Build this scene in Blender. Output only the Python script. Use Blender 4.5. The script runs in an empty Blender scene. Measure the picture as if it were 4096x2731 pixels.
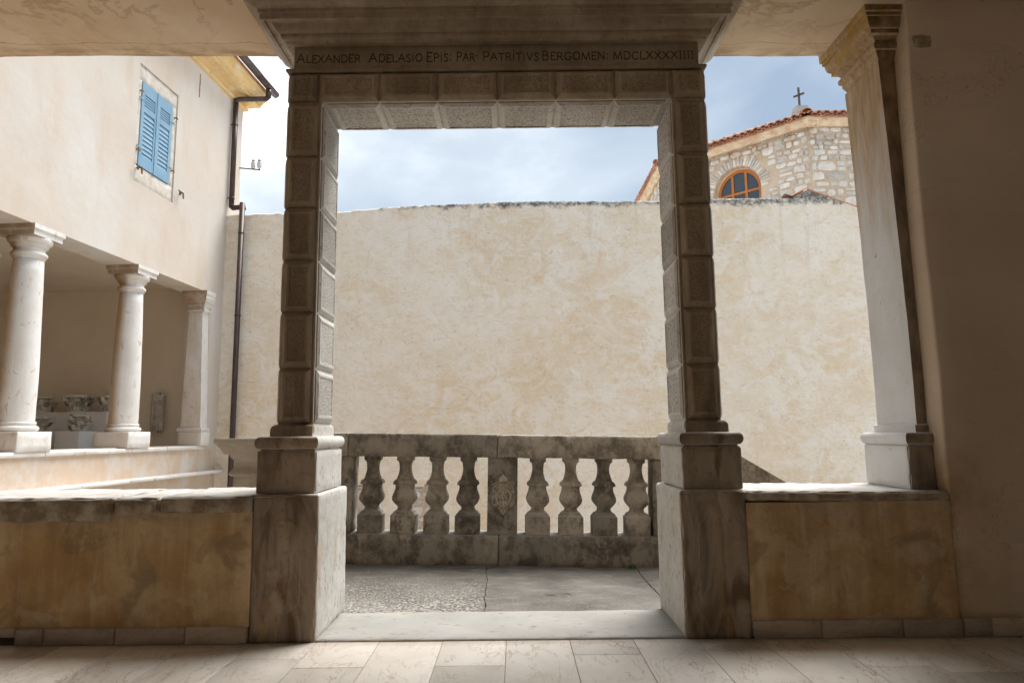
import bpy, bmesh, math, random
from mathutils import Vector, Matrix, noise as mnoise
R = math.radians
random.seed(7)
sc = bpy.context.scene
COL = sc.collection

# ------------------------------------------------------------------ camera
cam_d = bpy.data.cameras.new('camera'); cam = bpy.data.objects.new('camera', cam_d); COL.objects.link(cam)
cam_d.sensor_width = 36.0; cam_d.lens = 24.0; cam_d.clip_start = 0.05; cam_d.clip_end = 2000
PITCH, YAW, ROLL = 0.1333, -0.0019, -0.0106
fwd = Vector((math.sin(YAW)*math.cos(PITCH), math.cos(YAW)*math.cos(PITCH), math.sin(PITCH)))
r0 = Vector((math.cos(YAW), -math.sin(YAW), 0)); u0 = r0.cross(fwd)
rgt = r0*math.cos(ROLL) + u0*math.sin(ROLL); up = -r0*math.sin(ROLL) + u0*math.cos(ROLL)
m3 = Matrix((rgt, up, -fwd)).transposed()
cam.matrix_world = Matrix.Translation((0.0502, -4.1876, 1.2)) @ m3.to_4x4()
sc.camera = cam

# ------------------------------------------------------------------ world, sun, exposure
SUN = Vector((0.32, 0.33, 0.87)).normalized()
w = bpy.data.worlds.new('World'); sc.world = w; w.use_nodes = True
nt = w.node_tree; nt.nodes.clear()
wo = nt.nodes.new('ShaderNodeOutputWorld')
sky = nt.nodes.new('ShaderNodeTexSky'); sky.sky_type = 'NISHITA'; sky.sun_disc = False
sky.sun_elevation = math.asin(SUN.z); sky.sun_rotation = math.atan2(SUN.x, SUN.y)
bg1 = nt.nodes.new('ShaderNodeBackground'); bg1.inputs[1].default_value = 0.12
nt.links.new(sky.outputs[0], bg1.inputs[0])
tc = nt.nodes.new('ShaderNodeTexCoord'); mp = nt.nodes.new('ShaderNodeMapping')
mp.inputs['Scale'].default_value = (1.0, 1.0, 1.9); mp.inputs['Location'].default_value = (-0.24, -1.26, -2.87)
nt.links.new(tc.outputs['Generated'], mp.inputs[0])
nz = nt.nodes.new('ShaderNodeTexNoise'); nz.inputs['Scale'].default_value = 1.55; nz.inputs['Detail'].default_value = 7
nz.inputs['Roughness'].default_value = 0.5; nz.inputs['Distortion'].default_value = 0.25
nt.links.new(mp.outputs[0], nz.inputs['Vector'])
cr = nt.nodes.new('ShaderNodeValToRGB'); nt.links.new(nz.outputs[0], cr.inputs[0])
cr.color_ramp.elements[0].position = 0.37; cr.color_ramp.elements[0].color = (0.205, 0.262, 0.335, 1)
cr.color_ramp.elements[1].position = 0.67; cr.color_ramp.elements[1].color = (1.0, 1.01, 1.02, 1)
for p_, c_ in ((0.46, (0.295, 0.35, 0.41, 1)), (0.54, (0.385, 0.43, 0.475, 1)), (0.60, (0.54, 0.58, 0.615, 1))):
    el = cr.color_ramp.elements.new(p_); el.color = c_
bg2 = nt.nodes.new('ShaderNodeBackground'); nt.links.new(cr.outputs[0], bg2.inputs[0]); bg2.inputs[1].default_value = 0.77
mx = nt.nodes.new('ShaderNodeMixShader'); mx.inputs[0].default_value = 0.94
nt.links.new(bg1.outputs[0], mx.inputs[1]); nt.links.new(bg2.outputs[0], mx.inputs[2]); nt.links.new(mx.outputs[0], wo.inputs[0])
sl = bpy.data.lights.new('sun', 'SUN'); sl.energy = 2.3; sl.angle = R(34); sl.color = (1.0, 0.975, 0.94)
so = bpy.data.objects.new('sun', sl); COL.objects.link(so); so.rotation_euler = SUN.to_track_quat('Z', 'Y').to_euler()
so.location = (6, -8, 14)
sc.view_settings.view_transform = 'Standard'; sc.view_settings.look = 'None'
sc.view_settings.exposure = 1.30; sc.view_settings.gamma = 1.0; sc.view_settings.use_curve_mapping = False
sc.cycles.use_denoising = True
try:
    sc.cycles.denoiser = 'OPENIMAGEDENOISE'; sc.cycles.denoising_input_passes = 'RGB_ALBEDO_NORMAL'
except Exception: pass
sc.cycles.use_adaptive_sampling = True; sc.cycles.adaptive_threshold = 0.025
sc.cycles.max_bounces = 7; sc.cycles.diffuse_bounces = 6; sc.cycles.glossy_bounces = 4; sc.cycles.caustics_reflective = False
sc.cycles.caustics_refractive = False; sc.cycles.sample_clamp_indirect = 8.0
sc.render.film_transparent = False

# ------------------------------------------------------------------ materials
class N:
    def __init__(s, name, rough=0.85, spec=0.25):
        s.m = bpy.data.materials.new(name); s.m.use_nodes = True
        s.t = s.m.node_tree; s.b = s.t.nodes['Principled BSDF']
        s.b.inputs['Roughness'].default_value = rough; s.b.inputs['Specular IOR Level'].default_value = spec
        s.g = s.t.nodes.new('ShaderNodeNewGeometry'); s.bmp = None
    def L(s, a, b): s.t.links.new(a, b)
    def put(s, sock, v):
        if hasattr(v, 'is_linked') or hasattr(v, 'links'): s.L(v, sock)
        else:
            if sock.type == 'RGBA' and not hasattr(v, '__len__'): v = (v, v, v, 1)
            elif sock.type == 'RGBA' and len(v) == 3: v = (*v, 1)
            sock.default_value = v
    def pos(s, sx=1, sy=1, sz=1, ox=0, oy=0, oz=0):
        m = s.t.nodes.new('ShaderNodeMapping'); m.inputs['Scale'].default_value = (sx, sy, sz); m.inputs['Location'].default_value = (ox, oy, oz)
        s.L(s.g.outputs['Position'], m.inputs[0]); return m.outputs[0]
    def xyz(s, src=None):
        n = s.t.nodes.new('ShaderNodeSeparateXYZ'); s.L(src if src is not None else s.g.outputs['Position'], n.inputs[0]); return n.outputs
    def nor(s): return s.xyz(s.g.outputs['True Normal'])
    def noise(s, scale, detail=4, rough=0.55, vec=None, dist=0.0, out=0):
        n = s.t.nodes.new('ShaderNodeTexNoise'); n.inputs['Scale'].default_value = scale; n.inputs['Detail'].default_value = detail
        n.inputs['Roughness'].default_value = rough; n.inputs['Distortion'].default_value = dist
        s.L(vec if vec is not None else s.g.outputs['Position'], n.inputs['Vector']); return n.outputs[out]
    def voro(s, scale, feature='F1', vec=None, out='Distance', rnd=1.0):
        n = s.t.nodes.new('ShaderNodeTexVoronoi'); n.feature = feature; n.inputs['Scale'].default_value = scale; n.inputs['Randomness'].default_value = rnd
        s.L(vec if vec is not None else s.g.outputs['Position'], n.inputs['Vector']); return n.outputs[out]
    def ramp(s, f, *st, interp='LINEAR'):
        n = s.t.nodes.new('ShaderNodeValToRGB'); s.L(f, n.inputs[0]); e = n.color_ramp.elements; n.color_ramp.interpolation = interp
        while len(e) < len(st): e.new(0.5)
        for k, (p, c) in enumerate(st):
            e[k].position = p
        for k, (p, c) in enumerate(st):
            e[k].color = (c, c, c, 1) if not hasattr(c, '__len__') else (*c, 1)
        return n.outputs[0]
    def mix(s, f, a, b, mode='MIX'):
        n = s.t.nodes.new('ShaderNodeMix'); n.data_type = 'RGBA'; n.blend_type = mode
        s.put(n.inputs[0], f); s.put(n.inputs[6], a); s.put(n.inputs[7], b); return n.outputs[2]
    def mth(s, op, a, b=0.0, clamp=False):
        n = s.t.nodes.new('ShaderNodeMath'); n.operation = op; n.use_clamp = clamp; s.put(n.inputs[0], a); s.put(n.inputs[1], b); return n.outputs[0]
    def rng(s, v, a, b, c=0.0, d=1.0):
        n = s.t.nodes.new('ShaderNodeMapRange'); n.inputs[1].default_value = a; n.inputs[2].default_value = b; n.inputs[3].default_value = c; n.inputs[4].default_value = d
        s.L(v, n.inputs[0]); return n.outputs[0]
    def rnd(s):
        n = s.t.nodes.new('ShaderNodeObjectInfo'); return n.outputs['Random']
    def vary(s, col, amt=0.18):
        v = s.rng(s.rnd(), 0, 1, 1-amt, 1+amt*0.5); n = s.t.nodes.new('ShaderNodeMix'); n.data_type = 'RGBA'; n.blend_type = 'MULTIPLY'
        n.inputs[0].default_value = 1.0; s.L(col, n.inputs[6]); c = s.t.nodes.new('ShaderNodeCombineColor')
        for i in range(3): s.L(v, c.inputs[i])
        s.L(c.outputs[0], n.inputs[7]); return n.outputs[2]
    def bump(s, h, strength=0.5, dist=0.01):
        n = s.t.nodes.new('ShaderNodeBump'); n.inputs['Strength'].default_value = strength; n.inputs['Distance'].default_value = dist
        s.L(h, n.inputs['Height'])
        if s.bmp is not None: s.L(s.bmp, n.inputs['Normal'])
        s.bmp = n.outputs[0]; s.L(s.bmp, s.b.inputs['Normal'])
    def done(s, col=None, rough=None):
        if col is not None: s.put(s.b.inputs['Base Color'], col)
        if rough is not None: s.put(s.b.inputs['Roughness'], rough)
        return s.m

def patches(n, scale, lo, hi, vec=None, detail=5, rough=0.6, dist=0.0):
    return n.ramp(n.noise(scale, detail, rough, vec, dist), (lo, 0.0), (hi, 1.0))

MAT = {}
def mk():
    # --- stained ochre parapet plaster: vertical streaks, damp patches
    n = N('plaster_parapet', 0.9)
    c = n.mix(patches(n, 1.7, 0.35, 0.68), (0.52, 0.335, 0.145), (0.66, 0.49, 0.295))
    st = n.mth('ADD', n.mth('MULTIPLY', n.noise(1.0, 5, 0.6, n.pos(7, 7, 0.8), 0.4), 0.45), n.mth('MULTIPLY', n.noise(2.1, 5, 0.65), 0.55))
    c = n.mix(n.ramp(st, (0.44, 0.0), (0.60, 0.8)), c, (0.36, 0.205, 0.085))
    st2 = n.noise(1.0, 4, 0.6, n.pos(15, 15, 1.1, 3, 5, 1))
    c = n.mix(n.ramp(st2, (0.57, 0.0), (0.74, 0.45)), c, (0.66, 0.55, 0.42))
    z = n.xyz()[2]
    low = n.mth('MULTIPLY', n.rng(z, 0.1, 0.6, 1.0, 0.0), patches(n, 2.6, 0.42, 0.62))
    c = n.mix(n.mth('MULTIPLY', low, 0.7), c, (0.31, 0.155, 0.05))
    blot = patches(n, 3.4, 0.56, 0.66, dist=0.8)
    c = n.mix(n.mth('MULTIPLY', blot, 0.6), c, (0.25, 0.175, 0.095))
    fl = n.ramp(n.noise(2.7, 7, 0.7, n.pos(1, 1, 1, 2, 6, 3), 0.4), (0.575, 0.0), (0.59, 1.0))
    c = n.mix(n.mth('MULTIPLY', fl, 0.36), c, (0.58, 0.46, 0.31)); n.bump(fl, 0.35, 0.006)
    pk = n.ramp(n.noise(17, 5, 0.75), (0.27, 1.0), (0.31, 0.0)); c = n.mix(n.mth('MULTIPLY', pk, 0.7), c, (0.14, 0.085, 0.04))
    topw = n.mth('MULTIPLY', n.rng(z, 0.55, 0.74, 0.0, 1.0), patches(n, 9, 0.42, 0.56, n.pos(1, 1, 1.6)))
    c = n.mix(n.mth('MULTIPLY', topw, 0.5), c, (0.40, 0.31, 0.21))
    c = n.mix(n.mth('MULTIPLY', patches(n, 38, 0.5, 0.75), 0.25), c, (0.25, 0.16, 0.09))
    n.bump(n.noise(3.2, 4, 0.6), 0.6, 0.03); n.bump(n.noise(40, 2), 0.3, 0.006)
    MAT['parapet'] = n.done(c)
    # --- plain interior plaster
    n = N('plaster_interior', 0.92)
    c = n.mix(patches(n, 0.9, 0.35, 0.7), (0.56, 0.435, 0.315), (0.66, 0.535, 0.405))
    c = n.mix(n.mth('MULTIPLY', patches(n, 1.0, 0.55, 0.8, n.pos(1.2, 1.2, 5)), 0.3), c, (0.36, 0.25, 0.15))
    zx = n.xyz()
    damp = n.mth('MULTIPLY', n.rng(n.mth('ADD', zx[2], n.mth('MULTIPLY', n.noise(2.4, 5, 0.65), 0.9)), 1.15, 1.75, 1.0, 0.0), n.rng(n.mth('ADD', zx[0], n.mth('MULTIPLY', n.noise(3.0, 5, 0.65), 0.7)), 2.95, 3.4, 1.0, 0.0))
    c = n.mix(n.mth('MULTIPLY', damp, 0.85), c, n.mix(patches(n, 3.0, 0.35, 0.65), (0.30, 0.18, 0.075), (0.46, 0.31, 0.165)))
    scr = n.ramp(n.noise(1.0, 5, 0.75, n.pos(2, 2, 7), 1.5), (0.60, 0.0), (0.63, 1.0)); c = n.mix(n.mth('MULTIPLY', scr, 0.22), c, (0.40, 0.29, 0.19))
    hair = n.ramp(n.mth('ABSOLUTE', n.mth('SUBTRACT', n.noise(0.9, 6, 0.7, n.pos(1, 1, 1, 4, 2, 7)), 0.5)), (0.0, 1.0), (0.0035, 0.0))
    c = n.mix(n.mth('MULTIPLY', hair, n.mth('MULTIPLY', patches(n, 0.8, 0.5, 0.6), 0.5)), c, (0.2, 0.13, 0.08))
    n.bump(n.noise(2.0, 6, 0.55), 0.4, 0.03); n.bump(n.noise(70, 3), 0.2, 0.003)
    MAT['interior'] = n.done(c)
    n = N('limewash', 0.92); MAT['limewash'] = n.done(n.mix(patches(n, 0.9, 0.35, 0.7), (0.74, 0.65, 0.54), (0.82, 0.75, 0.65)))
    # --- soffit plaster with water stains
    n = N('plaster_soffit', 0.92)
    c = n.mix(patches(n, 1.3, 0.35, 0.65), (0.66, 0.48, 0.31), (0.78, 0.63, 0.46))
    edge = n.ramp(n.noise(1.6, 6, 0.62, dist=0.4), (0.475, 0.0), (0.495, 1.0), (0.505, 1.0), (0.53, 0.0))
    c = n.mix(n.mth('MULTIPLY', n.mth('MULTIPLY', edge, 0.5), n.rng(n.xyz()[1], -0.1, 0.35, 1.0, 0.25)), c, (0.30, 0.14, 0.05))
    lip = n.mth('MULTIPLY', n.rng(n.xyz()[1], 0.50, 0.62, 0.0, 1.0), patches(n, 4.5, 0.42, 0.6, n.pos(1, 2, 1)))
    c = n.mix(n.mth('MULTIPLY', lip, 0.55), c, (0.30, 0.17, 0.07))
    crk = n.ramp(n.mth('ABSOLUTE', n.mth('SUBTRACT', n.mth('ADD', n.xyz()[1], n.mth('MULTIPLY', n.noise(2.5, 5, 0.7), 0.16)), 0.575)), (0.0, 1.0), (0.004, 0.0))
    c = n.mix(n.mth('MULTIPLY', crk, 0.75), c, (0.12, 0.06, 0.03))
    n.bump(n.noise(2.4, 6, 0.55), 0.5, 0.03)
    MAT['soffit'] = n.done(c)
    # --- portal stone, dressed margins; the loggia side carries a brown patina
    def portal(name, pit):
        n = N(name, 0.82, 0.3)
        c = n.mix(patches(n, 3.0, 0.3, 0.7), (0.58, 0.545, 0.49), (0.72, 0.70, 0.665))
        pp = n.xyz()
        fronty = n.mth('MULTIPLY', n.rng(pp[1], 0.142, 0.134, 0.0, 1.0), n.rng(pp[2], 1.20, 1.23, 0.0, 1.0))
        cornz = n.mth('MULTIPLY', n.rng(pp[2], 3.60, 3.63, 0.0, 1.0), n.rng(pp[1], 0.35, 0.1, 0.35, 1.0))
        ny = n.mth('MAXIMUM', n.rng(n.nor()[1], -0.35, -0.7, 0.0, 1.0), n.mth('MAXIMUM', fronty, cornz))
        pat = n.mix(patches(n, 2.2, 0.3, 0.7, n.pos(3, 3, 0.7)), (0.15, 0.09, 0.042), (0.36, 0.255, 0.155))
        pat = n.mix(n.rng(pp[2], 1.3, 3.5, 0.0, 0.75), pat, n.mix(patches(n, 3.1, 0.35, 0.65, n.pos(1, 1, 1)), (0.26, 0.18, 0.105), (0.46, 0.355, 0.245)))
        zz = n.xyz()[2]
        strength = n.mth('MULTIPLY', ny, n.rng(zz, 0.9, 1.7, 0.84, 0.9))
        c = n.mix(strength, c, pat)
        stk = n.ramp(n.noise(1.0, 5, 0.6, n.pos(6.5, 6.5, 1.7, 2, 1, 0), 1.1), (0.45, 0.0), (0.63, 0.75))
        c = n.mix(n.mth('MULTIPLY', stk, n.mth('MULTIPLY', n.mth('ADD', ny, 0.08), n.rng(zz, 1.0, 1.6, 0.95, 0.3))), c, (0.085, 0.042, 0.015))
        stl = n.ramp(n.noise(1.0, 4, 0.6, n.pos(22, 22, 0.9, 7, 3, 0)), (0.6, 0.0), (0.72, 0.55))
        c = n.mix(n.mth('MULTIPLY', stl, n.mth('MULTIPLY', ny, 0.8)), c, (0.42, 0.34, 0.25))
        rust = n.mth('MULTIPLY', patches(n, 3.3, 0.56, 0.72, n.pos(2, 2, 0.8)), n.rng(zz, 0.0, 0.9, 0.8, 0.15))
        c = n.mix(rust, c, (0.42, 0.27, 0.11))
        pits = n.ramp(n.noise(34, 3, 0.6, n.pos(1, 1, 0.6)), (0.33, 1.0), (0.42, 0.0))
        if pit:
            pits = n.ramp(n.noise(85, 2, 0.6), (0.40, 1.0), (0.52, 0.0))
            c = n.mix(n.mth('MULTIPLY', pits, 0.62), c, (0.19, 0.13, 0.075))
            n.bump(n.noise(85, 2, 0.6), 1.0, 0.012); n.bump(n.noise(14, 4), 0.4, 0.012)
        else:
            c = n.mix(n.mth('MULTIPLY', pits, 0.5), c, (0.20, 0.14, 0.085))
            n.bump(n.noise(34, 3, 0.6, n.pos(1, 1, 0.6)), 0.45, 0.008); n.bump(n.noise(7, 5), 0.45, 0.02)
        c = n.vary(c, 0.22)
        return n.done(c)
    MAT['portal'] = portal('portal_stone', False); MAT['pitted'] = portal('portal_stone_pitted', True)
    n = N('carved_letters', 0.95); MAT['letters'] = n.done((0.062, 0.040, 0.024))
    # --- coping / sill white stone
    n = N('coping_stone', 0.85)
    c = n.mix(patches(n, 4.0, 0.3, 0.7, n.pos(1, 1.5, 2)), (0.52, 0.48, 0.42), (0.74, 0.73, 0.715))
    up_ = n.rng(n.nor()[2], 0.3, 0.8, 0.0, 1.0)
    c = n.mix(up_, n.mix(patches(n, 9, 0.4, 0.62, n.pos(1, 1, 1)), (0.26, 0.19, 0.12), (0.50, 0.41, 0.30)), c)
    sc_ = n.ramp(n.noise(26, 4, 0.65, n.pos(0.35, 1.6, 1.2), 0.5), (0.36, 1.0), (0.44, 0.0))
    c = n.mix(n.mth('MULTIPLY', sc_, 0.4), c, (0.2, 0.16, 0.12))
    n.bump(n.noise(30, 4, 0.65, n.pos(0.5, 1.5, 1.5)), 0.8, 0.012); n.bump(n.noise(6, 5), 0.5, 0.02)
    MAT['coping'] = n.done(n.vary(c, 0.1))
    n = N('skirting_stone', 0.7, 0.35)
    c = n.mix(patches(n, 3.0, 0.3, 0.7, n.pos(1, 1, 3)), (0.36, 0.27, 0.19), (0.46, 0.375, 0.29))
    vn = n.ramp(n.noise(4.5, 6, 0.7, n.pos(1, 1, 2.4), 0.9), (0.485, 0.0), (0.5, 1.0), (0.515, 0.0))
    c = n.mix(n.mth('MULTIPLY', vn, 0.6), c, (0.17, 0.11, 0.07))
    n.bump(n.noise(20, 4), 0.3, 0.005)
    MAT['skirting'] = n.done(n.vary(c, 0.2))
    # --- marble paving
    n = N('marble_paving', 0.42, 0.4)
    c = n.mix(patches(n, 1.5, 0.3, 0.7), (0.56, 0.50, 0.43), (0.68, 0.635, 0.58))
    v1 = n.ramp(n.noise(3.4, 7, 0.68, n.pos(1.6, 0.55, 1), 1.2), (0.488, 0.0), (0.5, 1.0), (0.512, 0.0))
    c = n.mix(n.mth('MULTIPLY', v1, n.mth('MULTIPLY', patches(n, 2.2, 0.36, 0.58), 0.9)), c, (0.24, 0.14, 0.08))
    c = n.mix(n.mth('MULTIPLY', patches(n, 1.1, 0.58, 0.75, dist=0.7), 0.45), c, (0.34, 0.24, 0.16))
    n.bump(n.noise(12, 4), 0.15, 0.004)
    c = n.mix(n.mth('MULTIPLY', n.rng(n.mth('ADD', n.xyz()[1], n.mth('MULTIPLY', n.noise(6, 4), 0.12)), -0.04, 0.06, 0.0, 0.5), 1.0), c, (0.24, 0.165, 0.10))
    MAT['marble'] = n.done(n.vary(c, 0.22), n.rng(n.noise(5, 4), 0.3, 0.7, 0.38, 0.62))
    n = N('paving_joint', 0.95); MAT['joint'] = n.done((0.30, 0.21, 0.14))
    # --- threshold
    n = N('threshold_stone', 0.6, 0.35)
    c = n.mix(patches(n, 2.5, 0.3, 0.7), (0.32, 0.305, 0.27), (0.41, 0.40, 0.375))
    c = n.mix(n.mth('MULTIPLY', patches(n, 3.0, 0.57, 0.68), 0.35), c, (0.52, 0.45, 0.31))
    pt = n.ramp(n.noise(22, 5, 0.7, n.pos(0.5, 1.4, 1), 0.4), (0.34, 1.0), (0.40, 0.0))
    c = n.mix(n.mth('MULTIPLY', pt, 0.8), c, (0.16, 0.12, 0.085))
    n.bump(n.noise(22, 5, 0.7, n.pos(0.5, 1.4, 1), 0.4), 0.35, 0.008)
    MAT['threshold'] = n.done(c)
    # --- landing slabs, lichen-dark with white pits
    n = N('landing_stone', 0.85)
    c = n.mix(patches(n, 2.2, 0.3, 0.7), (0.085, 0.076, 0.066), (0.19, 0.172, 0.15))
    xx = n.xyz()
    grad = n.mth('ADD', n.noise(70, 3, 0.6, n.pos(0.8, 0.95, 1)), n.mth('MULTIPLY', n.rng(xx[1], 0.66, 1.9, 1.0, -0.4), 0.11))
    wh = n.ramp(n.mth('ADD', grad, n.mth('MULTIPLY', n.noise(3, 3), 0.06)), (0.635, 0.0), (0.665, 1.0))
    c = n.mix(n.mth('MULTIPLY', wh, n.rng(xx[0], -0.15, -0.23, 0.12, 0.8)), c, (0.47, 0.445, 0.40))
    c = n.mix(n.mth('MULTIPLY', patches(n, 7, 0.52, 0.7, n.pos(0.6, 1.3, 1)), 0.5), c, (0.29, 0.26, 0.215))
    hole = n.ramp(n.noise(1.9, 5, 0.65, n.pos(1, 1.5, 1, 0.9, 0.2, 0)), (0.30, 1.0), (0.36, 0.0))
    c = n.mix(n.mth('MULTIPLY', hole, 0.85), c, (0.03, 0.022, 0.015))
    n.bump(n.noise(70, 3, 0.6, n.pos(0.8, 0.95, 1)), 0.5, 0.006); n.bump(n.noise(5, 6), 0.6, 0.03)
    MAT['landing'] = n.done(n.vary(c, 0.1))
    # --- balustrade: dark weathered stone
    n = N('balustrade_stone', 0.88)
    c = n.mix(patches(n, 5.5, 0.42, 0.58, n.pos(1, 1, 0.8), 7, 0.68), (0.18, 0.155, 0.122), (0.42, 0.375, 0.31))
    c = n.mix(n.mth('MULTIPLY', patches(n, 6.0, 0.56, 0.62, n.pos(1, 1, 0.7, 4, 2, 1), 7, 0.7), 0.75), c, (0.50, 0.44, 0.36))
    c = n.mix(n.mth('MULTIPLY', patches(n, 3.4, 0.57, 0.64, None, 7, 0.7, 0.5), 0.5), c, (0.085, 0.073, 0.058))
    c = n.mix(n.mth('MULTIPLY', patches(n, 60, 0.55, 0.66), 0.4), c, (0.44, 0.39, 0.32))
    c = n.mix(n.mth('MULTIPLY', patches(n, 38, 0.58, 0.68, n.pos(1, 1, 1, 3, 8, 2)), 0.35), c, (0.08, 0.068, 0.055))
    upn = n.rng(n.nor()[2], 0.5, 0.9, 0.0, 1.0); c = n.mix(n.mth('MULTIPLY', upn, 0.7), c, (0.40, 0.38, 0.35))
    n.bump(n.noise(45, 4, 0.6), 0.5, 0.007); n.bump(n.noise(9, 5), 0.5, 0.02)
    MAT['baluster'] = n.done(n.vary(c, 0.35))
    n = N('newel_stone', 0.85); c = n.mix(patches(n, 4, 0.35, 0.65, n.pos(1, 1, 1.6)), (0.36, 0.325, 0.28), (0.54, 0.505, 0.455)); n.bump(n.noise(20, 4), 0.5, 0.012); MAT['newel'] = n.done(c)
    n = N('carved_relief', 0.85); MAT['carving'] = n.done(n.mix(patches(n, 30, 0.35, 0.65), (0.44, 0.37, 0.28), (0.62, 0.54, 0.43)))
    # --- far courtyard wall
    n = N('plaster_courtyard', 0.93)
    c = n.mix(patches(n, 0.55, 0.38, 0.62), (0.73, 0.625, 0.48), (0.81, 0.75, 0.665))
    c = n.mix(n.mth('MULTIPLY', patches(n, 1.5, 0.46, 0.60, n.pos(1, 1, 1.25), 6, 0.7, 1.2), 0.7), c, (0.825, 0.795, 0.75))
    c = n.mix(n.mth('MULTIPLY', patches(n, 1.9, 0.55, 0.66, n.pos(1, 1, 1.5, 9, 1, 4), 6, 0.72, 1.0), 0.55), c, (0.70, 0.53, 0.32))
    br = n.t.nodes.new('ShaderNodeMapping'); br.inputs['Rotation'].default_value = (0, 0.5, 0); br.inputs['Scale'].default_value = (1.5, 1, 5.0); n.L(n.g.outputs['Position'], br.inputs[0])
    c = n.mix(n.mth('MULTIPLY', patches(n, 1.3, 0.53, 0.60, br.outputs[0], 5, 0.7, 1.6), 0.42), c, (0.82, 0.795, 0.76))
    br2 = n.t.nodes.new('ShaderNodeMapping'); br2.inputs['Rotation'].default_value = (0, -0.7, 0); br2.inputs['Scale'].default_value = (1.5, 1, 5.0); n.L(n.g.outputs['Position'], br2.inputs[0])
    c = n.mix(n.mth('MULTIPLY', patches(n, 1.7, 0.57, 0.63, br2.outputs[0], 5, 0.7, 1.6), 0.33), c, (0.66, 0.55, 0.42))
    c = n.mix(n.mth('MULTIPLY', patches(n, 11, 0.58, 0.66, n.pos(1, 1, 2.0), 5, 0.7), 0.4), c, (0.52, 0.37, 0.22))
    zz = n.xyz()[2]
    ck = n.ramp(n.mth('ABSOLUTE', n.mth('SUBTRACT', n.noise(0.55, 6, 0.62, n.pos(1, 1, 1, 3, 0, 5)), 0.5)), (0.0, 1.0), (0.0028, 0.0)); c = n.mix(n.mth('MULTIPLY', ck, 0.35), c, (0.42, 0.33, 0.24))
    rn = n.mth('MULTIPLY', n.rng(zz, 3.6, 6.0, 0.0, 1.0), n.ramp(n.noise(1.0, 5, 0.65, n.pos(5, 5, 0.35)), (0.55, 0.0), (0.68, 0.5))); c = n.mix(rn, c, (0.60, 0.48, 0.34))
    topm = n.mth('MULTIPLY', n.rng(n.mth('ADD', zz, n.mth('MULTIPLY', n.noise(4.5, 6, 0.75), 0.5)), 6.165, 6.25, 0.0, 1.0), patches(n, 7, 0.30, 0.46))
    c = n.mix(n.mth('MULTIPLY', topm, 0.92), c, n.mix(patches(n, 16, 0.44, 0.56), (0.10, 0.10, 0.095), (0.36, 0.36, 0.345)))
    n.bump(n.noise(2.2, 6, 0.66), 1.0, 0.06); n.bump(n.noise(1.3, 4, 0.7, br.outputs[0], 1.6), 0.5, 0.02); n.bump(n.noise(26, 3, 0.65), 0.5, 0.012)
    MAT['courtwall'] = n.done(c)
    # --- left building plaster
    n = N('plaster_palace', 0.93)
    c = n.mix(patches(n, 0.6, 0.35, 0.7), (0.64, 0.565, 0.49), (0.69, 0.655, 0.615))
    c = n.mix(n.mth('MULTIPLY', patches(n, 1.1, 0.5, 0.75, n.pos(1, 1, 0.6)), 0.45), c, (0.65, 0.545, 0.44))
    stn = n.mth('MULTIPLY', patches(n, 1.0, 0.52, 0.70, n.pos(3.0, 3.0, 0.8)), 0.3); c = n.mix(stn, c, (0.60, 0.44, 0.30))
    zz = n.xyz()[2]
    lowb = n.mth('MULTIPLY', n.rng(zz, 1.02, 0.94, 0.0, 1.0), n.ramp(n.noise(1.0, 6, 0.65, n.pos(2.6, 2.6, 2.2)), (0.42, 0.0), (0.55, 1.0)))
    c = n.mix(n.mth('MULTIPLY', lowb, 0.55), c, (0.62, 0.43, 0.27))
    n.bump(n.noise(1.6, 6, 0.55), 0.4, 0.04); n.bump(n.noise(40, 4), 0.2, 0.005)
    MAT['palace'] = n.done(c)
    n = N('plaster_arcade', 0.93)
    c = n.mix(patches(n, 0.7, 0.35, 0.7), (0.74, 0.62, 0.48), (0.81, 0.71, 0.58))
    sp = n.ramp(n.noise(6, 5, 0.75), (0.235, 1.0), (0.26, 0.0)); c = n.mix(n.mth('MULTIPLY', sp, 0.7), c, (0.15, 0.10, 0.06))
    n.bump(n.noise(1.6, 6), 0.4, 0.03); MAT['arcade'] = n.done(c)
    # --- white column stone, brown weather stains on the sheltered side
    n = N('column_stone', 0.75, 0.35)
    c = n.mix(patches(n, 2.5, 0.3, 0.7, n.pos(1, 1, 0.8)), (0.72, 0.69, 0.64), (0.83, 0.825, 0.82))
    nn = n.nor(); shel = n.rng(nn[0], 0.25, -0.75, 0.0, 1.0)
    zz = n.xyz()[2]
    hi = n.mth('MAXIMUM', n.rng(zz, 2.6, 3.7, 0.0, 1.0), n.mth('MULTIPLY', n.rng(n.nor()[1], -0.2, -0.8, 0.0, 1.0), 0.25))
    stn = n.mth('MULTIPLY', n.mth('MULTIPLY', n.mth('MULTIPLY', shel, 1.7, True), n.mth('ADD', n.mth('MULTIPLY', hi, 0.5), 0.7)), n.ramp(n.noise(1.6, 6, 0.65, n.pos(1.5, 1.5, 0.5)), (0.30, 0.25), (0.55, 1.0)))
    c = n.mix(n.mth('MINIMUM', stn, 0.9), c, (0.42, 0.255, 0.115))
    und = n.mth('MULTIPLY', n.rng(zz, 3.62, 3.75, 0.0, 1.0), n.mth('MULTIPLY', n.rng(nn[0], 0.7, -0.1, 0.0, 1.0), patches(n, 5, 0.28, 0.55)))
    c = n.mix(n.mth('MULTIPLY', und, 0.75), c, (0.27, 0.175, 0.085))
    wear = n.ramp(n.noise(5.5, 6, 0.72, n.pos(1.6, 1.6, 1), 0.8), (0.33, 1.0), (0.42, 0.0)); c = n.mix(n.mth('MULTIPLY', wear, 0.6), c, (0.42, 0.30, 0.17))
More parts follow.
